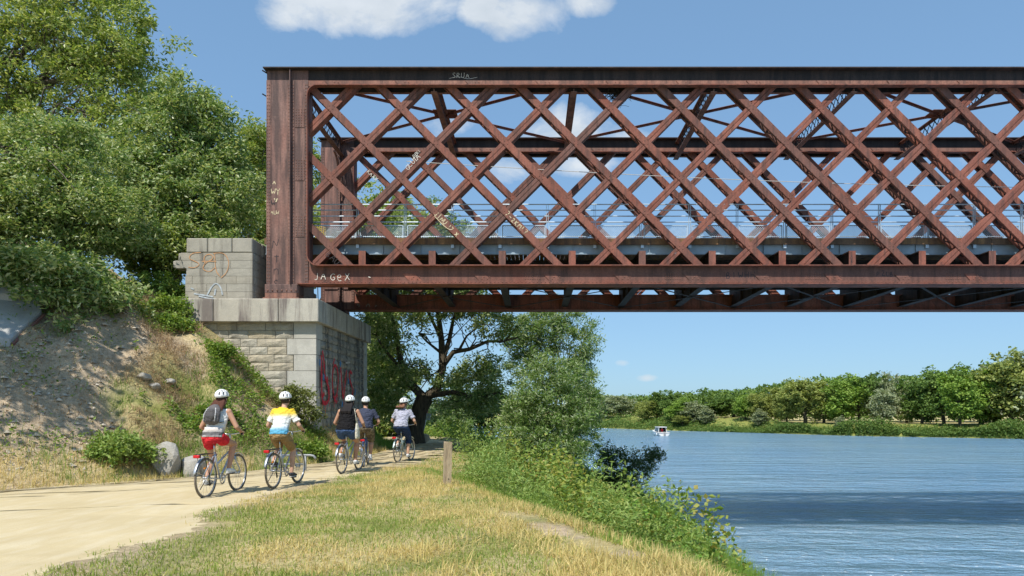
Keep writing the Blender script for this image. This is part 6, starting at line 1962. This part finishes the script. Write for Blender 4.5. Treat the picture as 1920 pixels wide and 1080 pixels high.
# tote bag of the third rider
loc, head = RID[2][0], RID[2][1]; d2 = info[2][1]
tb = thing('tote_bag', 'cream cloth tote bag slung from the shoulder of the black sleeveless top', 'bag', loc, R(90 - head))
cream = M_fabric('cream_canvas', (.66, .62, .5))
sh_ = d2['arms'][-1][0]; bc = Vector((.27, -.275, .98))
mb = MB(); mb.tube([bc + Vector((0, 0, -.16)), bc + Vector((0, 0, -.1)), bc + Vector((.0, 0, .06)), bc + Vector((.03, .02, .20))], [(.10, .035), (.115, .045), (.10, .038), (.06, .02)], 12, (1, 0, 0)); remeshed('bag_body', mb, cream, .011, tb, 3)
for dx in (-.03, .03):
    mb = MB(); mb.tube([bc + Vector((.03 + dx, .02, .18)), sh_ + Vector((-.07 + dx, -.0, -.12)), sh_ + Vector((-.04 + dx, .045, .062)), sh_ + Vector((.055 + dx, .04, .0)), bc + Vector((.06 + dx, .03, .18))], [(.016, .005)] * 5, 8, (1, 0, 0)); mb.build('handle', cream, tb, True)


# ------------------------------------------------------------------ small things
def rock(name, label, loc, size, mat, seed, cat='boulder', group=None, rotz=0.0):
    r_ = random.Random(seed)
    bm = bmesh.new(); bmesh.ops.create_icosphere(bm, subdivisions=3, radius=1)
    planes = [(Vector((r_.gauss(0, 1), r_.gauss(0, 1), r_.gauss(0, .8))).normalized(), r_.uniform(.62, .9)) for _ in range(14)]
    for v_ in bm.verts:
        p = v_.co.copy()
        for (n_, d_) in planes:
            e = p.dot(n_) - d_
            if e > 0: p -= n_ * e * .92
        p *= 1 + r_.uniform(-.025, .025)
        v_.co = Vector((p.x * size[0], p.y * size[1], p.z * size[2]))
    me = bpy.data.meshes.new(name); bm.to_mesh(me); bm.free(); me.materials.append(mat)
    o = link(name, me, None, loc, (0, 0, rotz))
    return tag(o, label, cat, group)


x, y = -8.1, 15.35
rock('boulder', 'larger pale limestone boulder beside the path', (x, y, h1(x, y) + .26), (.36, .34, .44), rock_white, 3, group='pale boulders by the path')
x, y = -7.62, 15.6
rock('boulder', 'smaller pale boulder right of the larger limestone boulder', (x, y, h1(x, y) + .2), (.33, .32, .36), rock_white, 5, group='pale boulders by the path', rotz=.7)
for i, (px, py, s_, lab) in enumerate([(272, 712, .20, 'pale stone at the top of the straw slope, leftmost of three'), (290, 728, .16, 'pale stone at the foot of the three on the straw slope'), (318, 722, .17, 'pale stone nearest the riders on the straw slope'),
                                       (182, 497, .32, 'white lump of concrete at the top of the climbing track'), (612, 748, .24, 'pale rubble stone at the pier corner below the red paint'), (628, 757, .17, 'small rubble stone beside the pale rubble at the pier')]):
    best = hit(px, py, 12, 27)
    rock('stone', lab, (best[0], best[1], h1(best[0], best[1]) + s_ * .3), (s_, s_ * .8, s_ * .65), rock_white, 20 + i, 'stone', 'loose stones on the bank', i * 1.3)
# gravel on the bare part of the bank (stuff)
gr = MB(); rr_ = random.Random(8)
cand = 0
gxs = np.random.default_rng(9).uniform(-19, -7.5, 9000); gys = np.random.default_rng(10).uniform(10, 26, 9000)
kk = (bare(gxs, gys) > .5) & (poly_sd(gxs, gys, EMB) > .3) & (np.random.default_rng(12).uniform(size=9000) < .55)
gzs = height(gxs, gys)
for x, y, z in zip(gxs[kk], gys[kk], gzs[kk]):
    s_ = rr_.choice((.02, .025, .03, .04, .06, .09)) * rr_.uniform(.6, 1.2); a = rr_.uniform(0, 6.28)
    vs = [(x + s_ * math.cos(a + k * 1.571) * rr_.uniform(.7, 1.3), y + s_ * math.sin(a + k * 1.571) * rr_.uniform(.7, 1.3), z - .01) for k in range(4)] + [(x + rr_.uniform(-.3, .3) * s_, y + rr_.uniform(-.3, .3) * s_, z + s_ * rr_.uniform(.4, .8))]
    gr.add(vs, [(0, 1, 4), (1, 2, 4), (2, 3, 4), (3, 0, 4)])
for i in range(1500):       # pebbles kicked about on the sandy path
    f_ = rr_.random(); k_ = rr_.randrange(NP_); e_ = rr_.random() ** .5 * (1 if rr_.random() < .5 else -1) * .5 + .5
    x, y = (Lp[k_] * (1 - e_) + Rp[k_] * e_)
    if not (6 < y < 26): continue
    z = h1(x, y) + .012; s_ = rr_.choice((.008, .01, .014, .02)); a = rr_.uniform(0, 6.28)
    gr.add([(x + s_ * math.cos(a + k * 1.571), y + s_ * math.sin(a + k * 1.571) * rr_.uniform(.7, 1.3), z - .004) for k in range(4)] + [(x, y, z + s_ * .7)], [(0, 1, 4), (1, 2, 4), (2, 3, 4), (3, 0, 4)])
tag(gr.build('gravel', M_plain('pale_gravel', (.44, .39, .31), .95, .1, 0, .35, 5), fix=False), 'loose pale gravel on the bare slope', 'gravel', kind='stuff')

# concrete ramp at the left edge, half hidden by the shrub
rq = hit(45, 640, 11, 30)
rp = thing('concrete_ramp', 'pale concrete ramp slab lying on the bank at the left edge', 'ramp', rq)
def slab(pts, th, name):
    mb_ = MB(); n_ = len(pts); o_ = rp.location
    vs = [(p[0] - o_.x, p[1] - o_.y, p[2] - o_.z) for p in pts] + [(p[0] - o_.x, p[1] - o_.y, p[2] - o_.z - th) for p in pts]
    mb_.add(vs, [tuple(range(n_)), tuple(range(2 * n_ - 1, n_ - 1, -1))] + [((i + 1) % n_, i, n_ + i, n_ + (i + 1) % n_) for i in range(n_)])
    return mb_.build(name, concrete, rp, bevel=.02)
def hl(px, py, d): q_ = hit(px, py, 11, 30); return (q_[0], q_[1], q_[2] + d)
slab([hl(-70, 645, .25), hl(20, 652, .22), hl(78, 600, .25), hl(72, 575, .25), hl(-70, 585, .3)], .5, 'ramp_slab')
slab([hl(-70, 575, .3), hl(30, 572, .3), hl(110, 545, .3), hl(100, 522, .3), hl(-70, 528, .3)], .5, 'ramp_slab')
mb = MB(); a = Vector(hl(24, 656, .12)) - Vector(rp.location); b2 = Vector(hl(82, 603, .16)) - Vector(rp.location); mb.bar(a, b2, .05, .07, (0, 0, 1)); mb.build('ramp_kerb', M_plain('reddish_kerb', (.25, .12, .10), .9), rp)

# wooden post on the bank top
x, y = gpos(838, 912)
mb = MB(); r_ = random.Random(4)
vs = []; fs = []; nz = 9
for j in range(nz):
    z = -.3 + 1.15 * j / (nz - 1)
    for (a, b2) in ((-1, -1), (1, -1), (1, 1), (-1, 1)): vs.append((a * .083 + r_.uniform(-.004, .004), b2 * .083 + r_.uniform(-.004, .004), z + (r_.uniform(-.012, .012) if j == nz - 1 else 0)))
for j in range(nz - 1):
    for k in range(4): fs.append((j * 4 + k, j * 4 + (k + 1) % 4, j * 4 + 4 + (k + 1) % 4, j * 4 + 4 + k))
fs += [(3, 2, 1, 0), tuple((nz - 1) * 4 + k for k in range(4))]
mb.add(vs, fs)
pt = thing('wooden_post', 'weathered square wooden post at the edge of the grass', 'post', (x, y, h1(x, y)))
mb.build('post_shaft', wood_post, pt, rot=(0, R(1.5), R(8)))
mb = MB(); mb.lathe([(.001, -.0845), (.012, -.0845), (.012, -.080)], 10, (.03, 0, .12), 'y'); mb.build('bolt_hole', black_m, pt, rot=(0, 0, R(8)))

# low tubular barrier behind the second rider
x, y = gpos(556, 884)
br_ = thing('tube_barrier', 'low galvanised tube barrier on the verge behind the second rider', 'barrier', (x, y, h1(x, y)))
zc = .40; tube_grey = M_plain('dull_zinc_tube', (0.24, 0.255, 0.265), 0.5, 0.4, 0.3)
mb = MB(); mb.tube([(-.75, 0, zc), (.34, 0, zc), (.42, 0, zc - .015), (.46, 0, zc - .06), (.47, 0, zc - .1)], .03, 10); mb.build('top_rail', tube_grey, br_, True)
mb = MB(); mb.tube([(-.75, 0, zc - .22), (.2, 0, zc - .22)], .022, 10); mb.build('lower_rail', tube_grey, br_, True)
for xv in (-.6, .22): mb = MB(); mb.tube([(xv, 0, -.2), (xv, 0, zc - .02)], .028, 10); mb.build('leg', tube_grey, br_, True)

# leaning marker post by the old tree, and the flat stone below it
b_ = at(788, 826, 33.0); b_ = (b_[0], b_[1], h1(b_[0], b_[1]))
sg = thing('marker_post', 'leaning white marker post with small plates beside the old trunk', 'marker post', b_)
tipv = Vector(at(802, 766, 33.0)) - Vector(b_)
mb = MB(); mb.tube([tipv * -.1, tipv * .28], .07, 8); mb.build('red_foot', M_plain('faded_red_paint', (.42, .17, .13), .8), sg, True)
mb = MB(); mb.tube([tipv * .28, tipv * .86], .062, 8); mb.build('white_shaft', M_plain('chalky_white_paint', (.66, .64, .6), .8), sg, True)
mb = MB(); mb.tube([tipv * .86, tipv * 1.0], .05, 8); mb.build('red_tip', MATS['faded_red_paint'], sg, True)
for (f_, hgt) in ((.80, .16), (.70, .14)):
    c_ = tipv * f_; mb = MB(); mb.box((c_.x - .22, c_.y - .10, c_.z - hgt / 2), (c_.x + .24, c_.y - .07, c_.z + hgt / 2)); mb.build('plate', M_plain('pale_blue_plate', (.6, .68, .72), .6) if f_ > .75 else MATS['pale_blue_plate'], sg, bevel=.01)
c_ = at(787, 830, 31.5)
rock('flat_stone', 'flat weathered stone slab at the foot of the marker post', (c_[0], 31.5, h1(c_[0], 31.5) + .22), (.62, .45, .26), stone_face, 77, 'stone slab')

# motor boat far out on the water
bc_ = at(1237, 816, 1)
Yb = (1.5 - WATER_Z) * 1300 / (816.5 - 770); bt = thing('motor_boat', 'small white cabin boat cruising in the middle of the river', 'boat', ((1237 - 1000) * Yb / 1300, Yb, WATER_Z), R(8)); bt.scale = (.88, .88, .88)
hullm = M_plain('white_gelcoat', (.78, .78, .76), .3, .4, 0, .03); glass_m = M_plain('dark_cabin_glass', (.03, .04, .05), .1, .6)
mb = MB()
secs = []
for (yy_, w0, w1, zk, zs) in ((-2.9, .95, 1.18, -.25, .72), (-1.0, 1.0, 1.25, -.3, .76), (1.0, .9, 1.18, -.28, .88), (2.4, .45, .75, -.15, 1.0), (3.2, .03, .06, .25, 1.12)):
    secs.append([(-w1, yy_, zs), (-w0, yy_, .12), (0, yy_, zk), (w0, yy_, .12), (w1, yy_, zs)])
vs = [q for s_ in secs for q in s_]; fs = []
for i in range(4):
    for k in range(4): fs.append((i * 5 + k, i * 5 + k + 1, (i + 1) * 5 + k + 1, (i + 1) * 5 + k))
    fs.append((i * 5 + 4, i * 5, (i + 1) * 5, (i + 1) * 5 + 4))
fs += [(0, 4, 3, 2, 1), (20, 21, 22, 23, 24)]
mb.add(vs, fs); mb.build('hull', hullm, bt)
mb = MB(); mb.box((-1.27, -2.95, .56), (1.27, -2.85, .66)); mb.build('stern_rubbing_strake', M_plain('grey_strake', (.3, .3, .3), .7), bt)
mb = MB()
for s_ in (-1, 1): mb.bar((s_ * .85, -1.9, .72), (s_ * .72, -1.7, 1.72), .09, .12, (1, 0, 0)).bar((s_ * .85, 1.0, .85), (s_ * .70, .4, 1.72), .09, .1, (1, 0, 0))
mb.box((-.86, -2.1, 1.70), (.86, .6, 1.82)); mb.build('cabin_top', hullm, bt, bevel=.03)
mb = MB(); mb.add([(-.82, .9, .85), (.82, .9, .85), (.68, .42, 1.7), (-.68, .42, 1.7)], [(0, 1, 2, 3)]); mb.build('windscreen', glass_m, bt)
for s_ in (-1, 1): mb = MB(); mb.add([(s_ * .84, -1.7, .8), (s_ * .84, .9, .86), (s_ * .7, .4, 1.68), (s_ * .73, -1.6, 1.68)], [(0, 1, 2, 3)]); mb.build('side_window', glass_m, bt)
mb = MB(); mb.box((-.16, -3.3, -.1), (.16, -2.95, .75)); mb.build('outboard_motor', M_plain('grey_motor', (.3, .3, .31), .5), bt, bevel=.05)
for s_ in (-1, 1): mb = MB(); mb.ellipsoid((s_ * 1.28, -1.9, .35), (.12, .12, .3), 8, 6); mb.build('fender', hullm, bt, True)
ps = thing('person', 'distant person in a red top seated in the cabin boat', 'person', (bt.location.x + .25, bt.location.y - .9, WATER_Z))
mb = MB(); mb.tube([(0, 0, .68), (0, 0, .9), (0, .02, 1.15), (0, .03, 1.28)], [(.16, .12), (.18, .13), (.2, .12), (.06, .06)], 10, (1, 0, 0)); mb.ellipsoid((0, .05, 1.42), (.085, .1, .12), 10, 8)
for s_ in (-1, 1): mb.tube([(s_ * .18, .02, 1.16), (s_ * .24, .15, .95), (s_ * .12, .38, .95)], [.055, .045, .035], 8); mb.tube([(s_ * .09, .02, .74), (s_ * .11, .4, .74), (s_ * .11, .42, .36)], [.08, .06, .045], 8)
remeshed('body', mb, skin_m, .025, ps, 2)
mb = MB(); mb.tube([(0, 0, .7), (0, 0, .9), (0, .02, 1.15), (0, .03, 1.24)], [(.175, .14), (.195, .145), (.215, .14), (.09, .08)], 10, (1, 0, 0)); remeshed('shirt', mb, red_c, .025, ps, 2)

# thin radio mast on the horizon
mm = at(1176, 752, 900)
mt = MB(); mt.tube([(0, 0, -10), (0, 0, mm[2])], [.9, .3], 5)
for k in range(4): mt.bar((-1.6 + .3 * k, 0, mm[2] * (.55 + .1 * k)), (1.6 - .3 * k, 0, mm[2] * (.55 + .1 * k)), .2, .2, (0, 0, 1))
tag(mt.build('radio_mast', M_plain('mast_grey', (.35, .37, .38), .7), loc=(mm[0], 900, 0)), 'thin grey mast on the horizon above the far river bend', 'mast')
